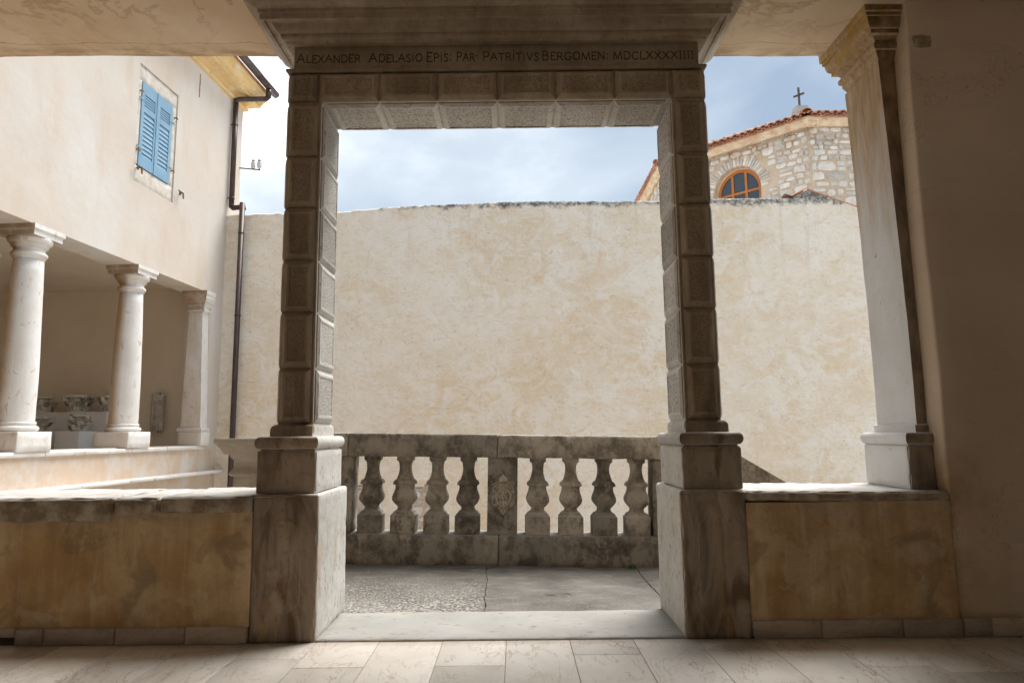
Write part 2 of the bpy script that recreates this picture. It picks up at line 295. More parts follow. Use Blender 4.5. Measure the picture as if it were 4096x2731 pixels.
    n.bump(n.noise(5.5, 6, 0.72, n.pos(1.6, 1.6, 1), 0.8), 0.45, 0.02); n.bump(n.noise(60, 3), 0.2, 0.004)
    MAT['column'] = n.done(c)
    # --- white pilaster at the right, ochre wash high up, brown loggia face
    n = N('pilaster_stone', 0.8)
    c = n.mix(patches(n, 3, 0.3, 0.7), (0.70, 0.68, 0.65), (0.80, 0.79, 0.785))
    ps = n.xyz(); nn = n.nor()
    hi = n.mth('MULTIPLY', n.rng(n.mth('ADD', ps[2], n.mth('MULTIPLY', n.noise(1.0, 6, 0.65, n.pos(10, 10, 1.1)), 1.4)), 3.1, 4.1, 0.0, 1.0), 0.95)
    c = n.mix(hi, c, n.mix(patches(n, 7, 0.3, 0.7, n.pos(4, 4, 0.6)), (0.40, 0.24, 0.11), (0.62, 0.47, 0.31)))
    yel = n.mth('MULTIPLY', n.rng(ps[2], 3.78, 3.84, 0.0, 1.0), patches(n, 6, 0.48, 0.6)); c = n.mix(n.mth('MULTIPLY', yel, 0.7), c, (0.50, 0.32, 0.06))
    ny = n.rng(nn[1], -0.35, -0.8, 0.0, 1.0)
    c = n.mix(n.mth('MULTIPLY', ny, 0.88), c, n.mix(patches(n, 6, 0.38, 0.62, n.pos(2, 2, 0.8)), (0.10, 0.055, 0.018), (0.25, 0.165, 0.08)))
    pit = n.ramp(n.noise(14, 6, 0.7, n.pos(1.2, 1.2, 0.7), 0.6), (0.29, 1.0), (0.35, 0.0)); c = n.mix(n.mth('MULTIPLY', pit, 0.6), c, (0.22, 0.14, 0.07))
    n.bump(n.noise(14, 6, 0.7, n.pos(1.2, 1.2, 0.7), 0.6), 0.5, 0.015); n.bump(n.noise(80, 3), 0.3, 0.004)
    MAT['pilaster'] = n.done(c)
    # --- museum fragments
    n = N('fragment_stone', 0.88)
    c = n.mix(patches(n, 9, 0.3, 0.7), (0.46, 0.40, 0.32), (0.78, 0.72, 0.62))
    n.bump(n.noise(26, 5, 0.65), 0.9, 0.03); MAT['fragment'] = n.done(n.vary(c, 0.4))
    n = N('white_board', 0.7); MAT['board'] = n.done(n.mix(patches(n, 1.5, 0.3, 0.7), (0.76, 0.74, 0.71), (0.82, 0.81, 0.80)))
    # --- shutters, metal, eave
    n = N('shutter_paint', 0.5, 0.4)
    c = n.mix(patches(n, 3, 0.3, 0.7), (0.20, 0.355, 0.50), (0.265, 0.435, 0.57)); c = n.mix(n.mth('MULTIPLY', patches(n, 30, 0.66, 0.74), 0.35), c, (0.42, 0.52, 0.58))
    n.bump(n.noise(40, 3, 0.5, n.pos(3, 3, 0.4)), 0.15, 0.003); MAT['shutter'] = n.done(c)
    n = N('window_stone', 0.85)
    c = n.mix(patches(n, 8, 0.3, 0.7), (0.58, 0.50, 0.40), (0.76, 0.735, 0.71)); c = n.mix(n.mth('MULTIPLY', patches(n, 45, 0.55, 0.7), 0.5), c, (0.46, 0.36, 0.25))
    n.bump(n.noise(45, 3), 0.6, 0.006); MAT['winstone'] = n.done(c)
    n = N('brown_metal', 0.42, 0.5); n.b.inputs['Metallic'].default_value = 0.35
    c = n.mix(patches(n, 5, 0.3, 0.7, n.pos(2, 2, 0.6)), (0.042, 0.027, 0.023), (0.08, 0.052, 0.045)); c = n.mix(n.mth('MULTIPLY', patches(n, 22, 0.66, 0.74), 0.5), c, (0.20, 0.28, 0.26))
    MAT['pipe'] = n.done(c)
    n = N('iron', 0.6, 0.4); MAT['iron'] = n.done(n.mix(patches(n, 20, 0.4, 0.6), (0.05, 0.048, 0.05), (0.11, 0.085, 0.075)))
    n = N('rusty_iron', 0.8); MAT['rust'] = n.done(n.mix(patches(n, 20, 0.4, 0.6), (0.23, 0.10, 0.035), (0.42, 0.26, 0.11)))
    n = N('porcelain', 0.25, 0.5); MAT['porcelain'] = n.done((0.62, 0.62, 0.61))
    n = N('eave_ochre', 0.9)
    c = n.mix(patches(n, 1.6, 0.35, 0.7), (0.68, 0.47, 0.21), (0.76, 0.60, 0.35)); c = n.mix(n.mth('MULTIPLY', patches(n, 7, 0.6, 0.66, n.pos(1, 0.6, 1)), 0.85), c, (0.72, 0.66, 0.56))
    c = n.mix(n.mth('MULTIPLY', patches(n, 12, 0.66, 0.72), 0.85), c, (0.07, 0.045, 0.025)); n.bump(n.noise(12, 4), 0.4, 0.012)
    MAT['eave'] = n.done(c)
    # --- terracotta, rubble masonry
    n = N('terracotta', 0.85)
    c = n.mix(patches(n, 8, 0.3, 0.7), (0.44, 0.20, 0.12), (0.62, 0.37, 0.26)); c = n.mix(n.mth('MULTIPLY', patches(n, 25, 0.6, 0.72), 0.5), c, (0.50, 0.40, 0.30))
    n.bump(n.noise(40, 3), 0.3, 0.005); MAT['tile'] = n.done(n.vary(c, 0.35))
    n = N('mortar', 0.95)
    c = n.mix(patches(n, 2.5, 0.3, 0.7), (0.57, 0.455, 0.34), (0.68, 0.58, 0.47)); zz = n.xyz()[2]
    c = n.mix(n.mth('MULTIPLY', n.rng(zz, 8.3, 8.9, 0.0, 0.75), patches(n, 2.2, 0.35, 0.6)), c, (0.27, 0.155, 0.07))
    n.bump(n.noise(18, 6, 0.7), 0.9, 0.03); MAT['mortar'] = n.done(c)
    n = N('rubble_stone', 0.9)
    c = n.mix(patches(n, 6, 0.3, 0.7), (0.64, 0.59, 0.52), (0.80, 0.785, 0.775)); c = n.mix(n.mth('MULTIPLY', patches(n, 14, 0.58, 0.7), 0.55), c, (0.45, 0.35, 0.24))
    zz = n.xyz()[2]; c = n.mix(n.mth('MULTIPLY', n.rng(zz, 8.45, 8.9, 0.0, 0.7), patches(n, 2.2, 0.4, 0.6)), c, (0.42, 0.27, 0.14))
    n.bump(n.noise(16, 6, 0.7), 1.0, 0.03); MAT['rubble'] = n.done(n.vary(c, 0.3))
    n = N('cornice_plaster', 0.9)
    c = n.mix(patches(n, 4, 0.35, 0.65), (0.56, 0.40, 0.26), (0.72, 0.62, 0.50)); c = n.mix(n.mth('MULTIPLY', patches(n, 9, 0.6, 0.7), 0.7), c, (0.30, 0.19, 0.10))
    n.bump(n.noise(14, 5), 0.6, 0.02); MAT['cornice'] = n.done(c)
    n = N('orange_wood', 0.45, 0.4); MAT['wood'] = n.done(n.mix(patches(n, 5, 0.3, 0.7, n.pos(6, 6, 0.8)), (0.40, 0.135, 0.03), (0.52, 0.20, 0.05)))
    n = N('dark_glass', 0.06, 0.6); n.bump(n.noise(1.2, 2), 0.08, 0.05); MAT['glass'] = n.done((0.05, 0.065, 0.085))
    n = N('concrete', 0.9); MAT['concrete'] = n.done(n.mix(patches(n, 9, 0.3, 0.7), (0.36, 0.35, 0.33), (0.52, 0.50, 0.48)))
    n = N('courtyard_paving', 0.9)
    c = n.mix(patches(n, 1.2, 0.3, 0.7), (0.58, 0.54, 0.47), (0.70, 0.67, 0.61)); n.bump(n.noise(8, 5), 0.5, 0.02); MAT['ground'] = n.done(c)
    n = N('leaf', 0.55, 0.35); MAT['leaf'] = n.done(n.mix(patches(n, 40, 0.3, 0.7), (0.035, 0.105, 0.018), (0.085, 0.20, 0.035)))
    n = N('lamp_diffuser', 0.5); MAT['lamp'] = n.done((0.72, 0.71, 0.69))
mk()

# ------------------------------------------------------------------ mesh helpers
def link(name, verts, faces, mats, parent=None, smooth=False, fmat=None):
    me = bpy.data.meshes.new(name); me.from_pydata(verts, [], faces)
    for m in (mats if isinstance(mats, (list, tuple)) else [mats]): me.materials.append(MAT[m] if isinstance(m, str) else m)
    bm = bmesh.new(); bm.from_mesh(me); bmesh.ops.recalc_face_normals(bm, faces=bm.faces); bm.to_mesh(me); bm.free()
    if fmat:
        for p, k in zip(me.polygons, fmat): p.material_index = k
    if smooth:
        for p in me.polygons: p.use_smooth = True
    o = bpy.data.objects.new(name, me); COL.objects.link(o)
    if parent is not None: o.parent = parent
    return o
def tag(o, label=None, cat=None, group=None, kind=None):
    if label: o['label'] = label
    if cat: o['category'] = cat
    if group: o['group'] = group
    if kind: o['kind'] = kind
    return o
def thing(name, label, cat, loc=(0, 0, 0), rotz=0.0, group=None):
    o = bpy.data.objects.new(name, None); COL.objects.link(o); o.location = loc; o.rotation_euler = (0, 0, rotz); o.empty_display_size = 0.2
    return tag(o, label, cat, group)
def nz3(p, s, seed=0): return mnoise.noise(Vector((p[0]*s+seed*7.3, p[1]*s-seed*3.1, p[2]*s+seed*1.7)))
def lines(L, r, res):
    k = max(1, int(round((L-2*r)/res)))
    return [0.0, r*0.35] + [r + (L-2*r)*i/k for i in range(k+1)] + [L-r*0.35, L]
def rbox(lo, hi, r=0.008, res=0.06, amp=0.0, chip=0.0, nscale=6, seed=0, warp=None):
    """box with rounded, worn edges; returns verts, faces"""
    S = [hi[i]-lo[i] for i in range(3)]; r = min(r, min(S)*0.35)
    Ls = [lines(S[i], r, res) for i in range(3)]; n = [len(l)-1 for l in Ls]
    V, F, ix = [], [], {}
    def vert(i, j, k):
        key = (i, j, k)
        if key in ix: return ix[key]
        p = [Ls[0][i], Ls[1][j], Ls[2][k]]
        q = [min(max(p[a], r), S[a]-r) for a in range(3)]; d = Vector([p[a]-q[a] for a in range(3)])
        nout = sum(1 for a in range(3) if abs(d[a]) > 1e-9)
        if d.length > 1e-9: d = d.normalized()
        out = [lo[a]+q[a]+d[a]*r for a in range(3)]
        if amp or chip:
            dd = amp*nz3(out, nscale, seed) + amp*0.5*nz3(out, nscale*3.1, seed+5)
            if chip and nout >= 2:
                c_ = nz3(out, nscale*2.3, seed+9); dd -= chip*max(0.0, c_)*1.6 + chip*0.25
            out = [out[a]+d[a]*dd for a in range(3)]
        if warp: out = warp(out)
        ix[key] = len(V); V.append(tuple(out)); return ix[key]
    a, b, c = n
    for j in range(b):
        for k in range(c):
            F.append((vert(0, j, k), vert(0, j, k+1), vert(0, j+1, k+1), vert(0, j+1, k))); F.append((vert(a, j, k), vert(a, j+1, k), vert(a, j+1, k+1), vert(a, j, k+1)))
    for i in range(a):
        for k in range(c):
            F.append((vert(i, 0, k), vert(i+1, 0, k), vert(i+1, 0, k+1), vert(i, 0, k+1))); F.append((vert(i, b, k), vert(i, b, k+1), vert(i+1, b, k+1), vert(i+1, b, k)))
    for i in range(a):
        for j in range(b):
            F.append((vert(i, j, 0), vert(i, j+1, 0), vert(i+1, j+1, 0), vert(i+1, j, 0))); F.append((vert(i, j, c), vert(i+1, j, c), vert(i+1, j+1, c), vert(i, j+1, c)))
    return V, F
def block(name, lo, hi, mat, parent=None, r=0.008, res=0.06, amp=0.002, chip=0.004, nscale=6, seed=0, warp=None):
    V, F = rbox(lo, hi, r, res, amp, chip, nscale, seed, warp); return link(name, V, F, mat, parent, smooth=True)
def box_vf(lo, hi):
    x0, y0, z0 = lo; x1, y1, z1 = hi
    V = [(x0, y0, z0), (x1, y0, z0), (x1, y1, z0), (x0, y1, z0), (x0, y0, z1), (x1, y0, z1), (x1, y1, z1), (x0, y1, z1)]
    return V, [(0, 3, 2, 1), (4, 5, 6, 7), (0, 1, 5, 4), (1, 2, 6, 5), (2, 3, 7, 6), (3, 0, 4, 7)]
def box(name, lo, hi, mat, parent=None):
    V, F = box_vf(lo, hi); return link(name, V, F, mat, parent)
def join(parts):
    V, F = [], []
    for v, f in parts:
        b = len(V); V += list(v); F += [tuple(i+b for i in q) for q in f]
    return V, F
def loft(rings, seg=1, amp=0.0, nscale=8, seed=0, sides=(1, 1, 1, 1)):
    """rings of rectangles (x0,x1,y0,y1,z): mouldings mitred round the corners"""
    V, F = [], []; m = 4*seg
    for (x0, x1, y0, y1, z) in rings:
        c = [(x0, y0), (x1, y0), (x1, y1), (x0, y1)]
        for e in range(4):
            a, b = c[e], c[(e+1) % 4]
            for i in range(seg):
                t = i/seg; p = [a[0]+(b[0]-a[0])*t, a[1]+(b[1]-a[1])*t, z]
                if amp:
                    k = nz3(p, nscale, seed)*amp; nx, ny = [(0, -1), (1, 0), (0, 1), (-1, 0)][e]
                    p[0] += nx*k; p[1] += ny*k; p[2] += amp*0.5*nz3(p, nscale, seed+3)
                V.append(tuple(p))
    for r_ in range(len(rings)-1):
        for i in range(m):
            F.append((r_*m+i, r_*m+(i+1) % m, (r_+1)*m+(i+1) % m, (r_+1)*m+i))
    F.append(tuple(reversed(range(m)))); F.append(tuple((len(rings)-1)*m+i for i in range(m)))
    return V, F
def lathe(prof, cx, cy, seg=40, amp=0.0, nscale=5, seed=0):
    V, F = [], []
    for (r, z) in prof:
        for i in range(seg):
            a = 2*math.pi*i/seg; p = [cx+r*math.cos(a), cy+r*math.sin(a), z]
            if amp:
                k = nz3(p, nscale, seed)*amp; p[0] += math.cos(a)*k; p[1] += math.sin(a)*k
            V.append(tuple(p))
    for j in range(len(prof)-1):
        for i in range(seg): F.append((j*seg+i, j*seg+(i+1) % seg, (j+1)*seg+(i+1) % seg, (j+1)*seg+i))
    F.append(tuple(reversed(range(seg)))); F.append(tuple((len(prof)-1)*seg+i for i in range(seg)))
    return V, F
def arc(c0, c1, n=5, bulge=1):
    """quarter-round list from point c0 to c1 in (p,z); bulge=+1 convex, -1 concave"""
    out = []
    for i in range(n+1):
        t = i/n*math.pi/2
        if bulge > 0: out.append((c0[0]+(c1[0]-c0[0])*math.sin(t), c0[1]+(c1[1]-c0[1])*(1-math.cos(t))))
        else: out.append((c0[0]+(c1[0]-c0[0])*(1-math.cos(t)), c0[1]+(c1[1]-c0[1])*math.sin(t)))
    return out
def half_round(p0, z0, z1, depth, n=8):
    return [(p0+depth*math.sin(math.pi*i/n), z0+(z1-z0)*(1-math.cos(math.pi*i/n))/2) for i in range(n+1)]
def tube(pts, r, seg=10, taper=None, caps=True):
    V, F = [], []; pts = [Vector(p) for p in pts]; N_ = len(pts); prev = None
    for k, p in enumerate(pts):
        d = (pts[min(k+1, N_-1)]-pts[max(k-1, 0)]).normalized()
        if prev is None: a = d.orthogonal().normalized()
        else: a = (prev - d*prev.dot(d)).normalized()
        prev = a; b = d.cross(a); rr = r if taper is None else taper[k]
        for i in range(seg):
            t = 2*math.pi*i/seg; V.append(tuple(p+(a*math.cos(t)+b*math.sin(t))*rr))
    for k in range(N_-1):
        for i in range(seg): F.append((k*seg+i, k*seg+(i+1) % seg, (k+1)*seg+(i+1) % seg, (k+1)*seg+i))
    if caps: F.append(tuple(reversed(range(seg)))); F.append(tuple((N_-1)*seg+i for i in range(seg)))
    return V, F
def prism(poly, axis_fn, d0, d1):
    """poly: 2-D outline; axis_fn(u,v,d)->xyz"""
    n = len(poly); V = [axis_fn(u, v, d0) for u, v in poly]+[axis_fn(u, v, d1) for u, v in poly]
    F = [tuple(range(n)), tuple(reversed(range(n, 2*n)))]+[(i, (i+1) % n, n+(i+1) % n, n+i) for i in range(n)]
    return V, F
def grid_wall(name, xs, zs, solid, f3, y0, y1, mat, parent=None):
    """plate in (x,z) between depths y0,y1, cells where solid(xm,zm) is true; f3 maps (x,y,z)"""
    V, F, ix = [], [], {}
    def v(i, k, s):
        if (i, k, s) not in ix: ix[(i, k, s)] = len(V); V.append(f3(xs[i], (y0, y1)[s], zs[k]))
        return ix[(i, k, s)]
    S = {(i, k): solid((xs[i]+xs[i+1])/2, (zs[k]+zs[k+1])/2) for i in range(len(xs)-1) for k in range(len(zs)-1)}
    for (i, k), on in S.items():
        if not on: continue
        F.append((v(i, k, 0), v(i+1, k, 0), v(i+1, k+1, 0), v(i, k+1, 0))); F.append((v(i, k, 1), v(i, k+1, 1), v(i+1, k+1, 1), v(i+1, k, 1)))
        for (di, dk, a, b) in ((-1, 0, (i, k+1), (i, k)), (1, 0, (i+1, k), (i+1, k+1)), (0, -1, (i, k), (i+1, k)), (0, 1, (i+1, k+1), (i, k+1))):
            if not S.get((i+di, k+dk), False): F.append((v(*a, 0), v(*a, 1), v(*b, 1), v(*b, 0)))
    return link(name, V, F, mat, parent)
def copy_tree(o, parent=None):
    c = o.copy(); COL.objects.link(c); c.parent = parent
    for ch in list(o.children): copy_tree(ch, c)
    return c
def frange(a, b, step):
    k = max(1, int(round((b-a)/step))); return [a+(b-a)*i/k for i in range(k+1)]

# ================================================================== SETTING
# ground of the courtyard, one sheet to the horizon
tag(link('courtyard_ground', [(-400, -400, -3.3), (400, -400, -3.3), (400, 400, -3.3), (-400, 400, -3.3)], [(0, 1, 2, 3)], 'ground'), kind='structure')
# loggia floor: bed with marble slabs laid on it in strips
floor = tag(box('loggia_floor', (-7.0, -6.89, -0.35), (6.0, 0.66, -0.006), 'joint'), kind='structure')
rs = random.Random(3)
cuts = {-1: [0.0, -0.44], 0: [0.0, -0.95], 1: [0.0, -0.43], 2: [0.0, -1.1], 3: [0.0, -0.27], 4: [0.0, -0.8]}
for k in range(-15, 13):
    x0 = -1.12+0.37*(k+1); x1 = x0+0.37
    ys = list(cuts.get(k, [0.0, -rs.uniform(0.2, 1.1)]))
    while ys[-1] > -6.6: ys.append(ys[-1]-rs.uniform(0.75, 1.25))
    for a, b in zip(ys[:-1], ys[1:]):
        if b > -3.2 or a > -3.6 and abs(x0) < 6:
            block('paving_slab', (x0+0.0015, max(b, -6.88)+0.0015, -0.03), (x1-0.0015, a-0.0015, rs.uniform(-0.0008, 0.0008)), 'marble', floor, r=0.0025, res=0.4, amp=0.0, chip=0.0)
        else:
            box('paving_slab', (x0+0.002, max(b, -6.88)+0.002, -0.03), (x1-0.002, a-0.002, 0.0), 'marble', floor)
# the room behind the camera: ceiling, rear wall piers with gaps added for fill light, end walls
tag(box('ceiling', (-7.0, -6.9, 4.62), (6.0, 0.9, 4.9), 'limewash'), kind='structure')
rear = tag(box('wall_back', (-7.0, -6.9, 3.3), (6.0, -6.4, 4.62), 'limewash'), kind='structure')
for px, hw in ((-5.6, 1.25), (-2.0, 1.5), (1.6, 1.2), (4.7, 1.1)):
    box('added_pier', (px-hw, -6.88, -0.3), (px+hw, -6.42, 3.3), 'limewash', rear)
tag(box('wall_left', (-7.4, -6.9, -0.3), (-7.0, 0.7, 4.9), 'limewash'), kind='structure')
tag(box('wall_right', (5.99, -6.9, -0.3), (6.4, 0.0, 4.9), 'limewash'), kind='structure')
tag(box('added_terrace', (-30, -40, -0.6), (30, -6.9, -0.02), 'ground'), kind='structure')  # unseen terrace, added outside the rear gaps to help brighten the loggia
# outer mass of the building above the loggia
tag(box('upper_wall', (-7.4, -6.9, 4.91), (6.4, 0.66, 5.6), 'palace'), kind='structure')
tag(box('lower_wall', (-7.4, 0.05, -3.3), (6.4, 0.64, -0.355), 'palace'), kind='structure')

# ================================================================== BEAM (architrave) over the openings
def beam():
    xs = frange(-7.0, 5.99, 0.07); V, F = [], []
    prof = [(-0.12, 4.64), (-0.12, 0.0), (0.05, 0.0), (0.25, 0.0), (0.45, 0.0), (0.60, 0.0), (0.672, 0.006), (0.682, 0.02), (0.682, 4.64)]
    for x in xs:
        for j, (y, z) in enumerate(prof):
            if z > 4: zz = z; yy = y
            else:
                base = 4.033-0.0125*max(min(x, 3.0), -3.4); d = 0.004*nz3((x, y, 0), 1.3, 2)
                zz = base+z+d+(0.004*nz3((x, y, 3), 7, 4) if j in (6, 7) else 0); yy = y+(0.008*nz3((x, 0, 1), 2.0, 6)+0.003*nz3((x, 0, 1), 9.0, 6) if y > 0.6 else 0)
            V.append((x, yy, zz))
    m = len(prof)
    for i in range(len(xs)-1):
        for j in range(m-1): F.append((i*m+j, i*m+j+1, (i+1)*m+j+1, (i+1)*m+j))
    F.append(tuple(range(m))); F.append(tuple(reversed([(len(xs)-1)*m+j for j in range(m)])))
    return link('plaster_beam', V, F, 'soffit', smooth=False)
tag(beam(), 'wide cream plaster beam overhead with water stains and a crack along its edge', 'beam')

# ================================================================== PORTAL
XC = -0.045
portal = thing('stone_portal', 'tall carved stone doorway with studded block pillars and Latin inscription on its lintel', 'portal', (XC, 0, 0))
def PX(x): return x-XC
def panel(name, u0, u1, v0, v1, fn, parent, raise_=0.032, bev=0.026, margin=0.014, gap=0.006, seed=0, outer=True):
    """bossed block: bevelled sides, dressed margin, punched field"""
    u0 += gap; u1 -= gap; v0 += gap; v1 -= gap; rr = random.Random(seed)
    b2 = min(bev, (u1-u0)*0.3, (v1-v0)*0.3); mg = min(margin, (u1-u0)*0.18)
    rings = [(0.0, 0.0), (b2*0.10, raise_*0.35), (b2, raise_), (b2+mg, raise_*1.0), (b2+mg+0.006, raise_-0.006)]
    V, F, fm = [], [], []; nu, nv = 6, 8
    def ringpts(i):
        out = []
        for t in range(nu): out.append((u0+i+(u1-u0-2*i)*t/nu, v0+i))
        for t in range(nv): out.append((u1-i, v0+i+(v1-v0-2*i)*t/nv))
        for t in range(nu): out.append((u1-i-(u1-u0-2*i)*t/nu, v1-i))
        for t in range(nv): out.append((u0+i, v1-i-(v1-v0-2*i)*t/nv))
        return out
    m = 2*(nu+nv)
    for q, (ins, h) in enumerate(rings):
        for (u, v) in ringpts(ins):
            j = 0.0025*mnoise.noise(Vector((u*23+seed, v*23, q))) if q else 0
            k = 0.0018*mnoise.noise(Vector((u*31, v*31+seed, q+4)))-(0.006*max(0, mnoise.noise(Vector((u*17+seed*3, v*17, 9)))-0.25) if q in (2,) else 0)
            V.append(fn(u+j, v+j, h+k))
    for q in range(len(rings)-1):
        for i in range(m): F.append((q*m+i, q*m+(i+1) % m, (q+1)*m+(i+1) % m, (q+1)*m+i)); fm.append(1 if q == 3 else 0)
    F.append(tuple((len(rings)-1)*m+i for i in range(m))); fm.append(1)
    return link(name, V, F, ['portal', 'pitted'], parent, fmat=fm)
JZ = [1.275, 1.62, 1.98, 2.321, 2.672, 3.023, 3.395]
sd = 0
for sgn in (-1, 1):
    def X(a, b): return (min(sgn*a, sgn*b), max(sgn*a, sgn*b))
    x0, x1 = X(1.085, 1.477)
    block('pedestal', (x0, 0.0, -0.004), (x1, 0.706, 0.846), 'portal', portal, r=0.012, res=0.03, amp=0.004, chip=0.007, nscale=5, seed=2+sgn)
    ov = [(0.098*math.cos(t*math.pi/12), (0.17 if t < 12 else -0.17)+0.098*math.sin(t*math.pi/12)) for t in range(25)]
    V, F = prism(ov, lambda u, v, d: (sgn*1.281+u, d, 0.43+v), -0.0045, 0.02); link('oval_panel', V, F, 'portal', portal)
    x0, x1 = X(1.12, 1.485)
    pb = block('plinth_block', (x0, 0.05, 0.849), (x1, 0.679, 1.106), 'portal', portal, r=0.009, res=0.035, amp=0.003, chip=0.004, nscale=6, seed=6+sgn)
    rings = [(x0+0.016, x1-0.016, 0.066, 0.663, 1.10), (x0+0.016, x1-0.016, 0.066, 0.663, 1.118)]
    for p, z in half_round(-0.012, 1.118, 1.192, 0.026): rings.append((x0-p, x1+p, 0.05-p, 0.679+p, z))
    V, F = loft(rings, 14, 0.003, 9, 3+sgn); link('torus_moulding', V, F, 'portal', pb)
    # base of the shaft
    x0, x1 = X(1.162, 1.428); c0, c1 = X(1.172, 1.395)
    rings = [(x0, x1, 0.10, 0.607, 1.193), (x0, x1, 0.10, 0.607, 1.228)]
    for p, z in arc((0.0, 1.232), (1.0, 1.268), 5, -1):
        rings.append((x0+(c0-x0)*p, x1+(c1-x1)*p, 0.10+(0.13-0.10)*p, 0.607+(0.56-0.607)*p, z))
    V, F = loft(rings, 8, 0.002, 9, 5+sgn)
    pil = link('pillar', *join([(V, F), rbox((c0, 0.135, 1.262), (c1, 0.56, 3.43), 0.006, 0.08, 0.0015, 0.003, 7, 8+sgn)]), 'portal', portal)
    for a, b in zip(JZ[:-1], JZ[1:]):
        sd += 1
        # front
        panel('stone_block', c0+(0.014 if sgn > 0 else 0.006), c1-(0.006 if sgn > 0 else 0.014), a, b, (lambda u, v, h: (u, 0.135-h, v)), pil, seed=sd)
        # back
        panel('stone_block', c0+0.008, c1-0.008, a, b, (lambda u, v, h: (u, 0.56+h*0.6, v)), pil, seed=sd+300)
        # jamb and outer side
        panel('stone_block', 0.148, 0.552, a, b, (lambda u, v, h: (sgn*(1.172-h*0.62), u, v)), pil, seed=sd+100)
        panel('stone_block', 0.142, 0.55, a, b, (lambda u, v, h: (sgn*(1.395+h*0.62), u, v)), pil, seed=sd+200)
V, F = rbox((-1.395, 0.135, 3.431), (1.395, 0.56, 3.612), 0.006, 0.1, 0.0015, 0.003, 7, 3)
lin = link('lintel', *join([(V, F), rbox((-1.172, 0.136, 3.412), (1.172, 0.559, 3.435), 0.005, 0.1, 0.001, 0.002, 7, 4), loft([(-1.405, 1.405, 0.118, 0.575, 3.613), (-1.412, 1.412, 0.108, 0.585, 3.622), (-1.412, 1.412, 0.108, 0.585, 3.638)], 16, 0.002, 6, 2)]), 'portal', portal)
JX = [-1.407, -1.192, -0.785, -0.396, 0.006, 0.397, 0.792, 1.178, 1.407]
for a, b in zip(JX[:-1], JX[1:]):
    sd += 1
    panel('stone_block', a+(0.012 if a < -1.4 else 0), b-(0.012 if b > 1.4 else 0), 3.405, 3.612, (lambda u, v, h: (u, 0.135-h, v)), lin, seed=sd)
    panel('stone_block', a+(0.012 if a < -1.4 else 0), b-(0.012 if b > 1.4 else 0), 3.44, 3.612, (lambda u, v, h: (u, 0.56+h*0.6, v)), lin, seed=sd+300)
    if a > -1.3 and b < 1.3:
        panel('stone_block', max(a, -1.148), min(b, 1.148), 0.150, 0.552, (lambda u, v, h: (u, v, 3.412-h)), lin, raise_=0.022, seed=sd+400)
for sgn in (-1, 1):
    panel('stone_block', 0.142, 0.55, 3.405, 3.612, (lambda u, v, h: (sgn*(1.395+h*0.62), u, v)), lin, seed=sd+500+sgn)
FX0, FX1 = PX(-1.408), PX(1.318)
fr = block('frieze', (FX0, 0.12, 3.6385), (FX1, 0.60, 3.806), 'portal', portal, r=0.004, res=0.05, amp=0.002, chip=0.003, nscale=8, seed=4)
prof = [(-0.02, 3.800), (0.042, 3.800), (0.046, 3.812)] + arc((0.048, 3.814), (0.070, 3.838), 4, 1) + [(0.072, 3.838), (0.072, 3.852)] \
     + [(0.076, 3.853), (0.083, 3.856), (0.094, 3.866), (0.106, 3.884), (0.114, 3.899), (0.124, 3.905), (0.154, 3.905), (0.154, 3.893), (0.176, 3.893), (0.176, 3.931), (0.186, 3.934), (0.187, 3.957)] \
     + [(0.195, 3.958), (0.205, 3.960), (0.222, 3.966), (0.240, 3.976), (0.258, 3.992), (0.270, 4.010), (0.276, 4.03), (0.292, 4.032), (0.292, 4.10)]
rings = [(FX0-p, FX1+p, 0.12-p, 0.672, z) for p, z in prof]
V, F = loft(rings, 24, 0.0022, 5, 9); cor = link('cornice', V, F, 'portal', portal)
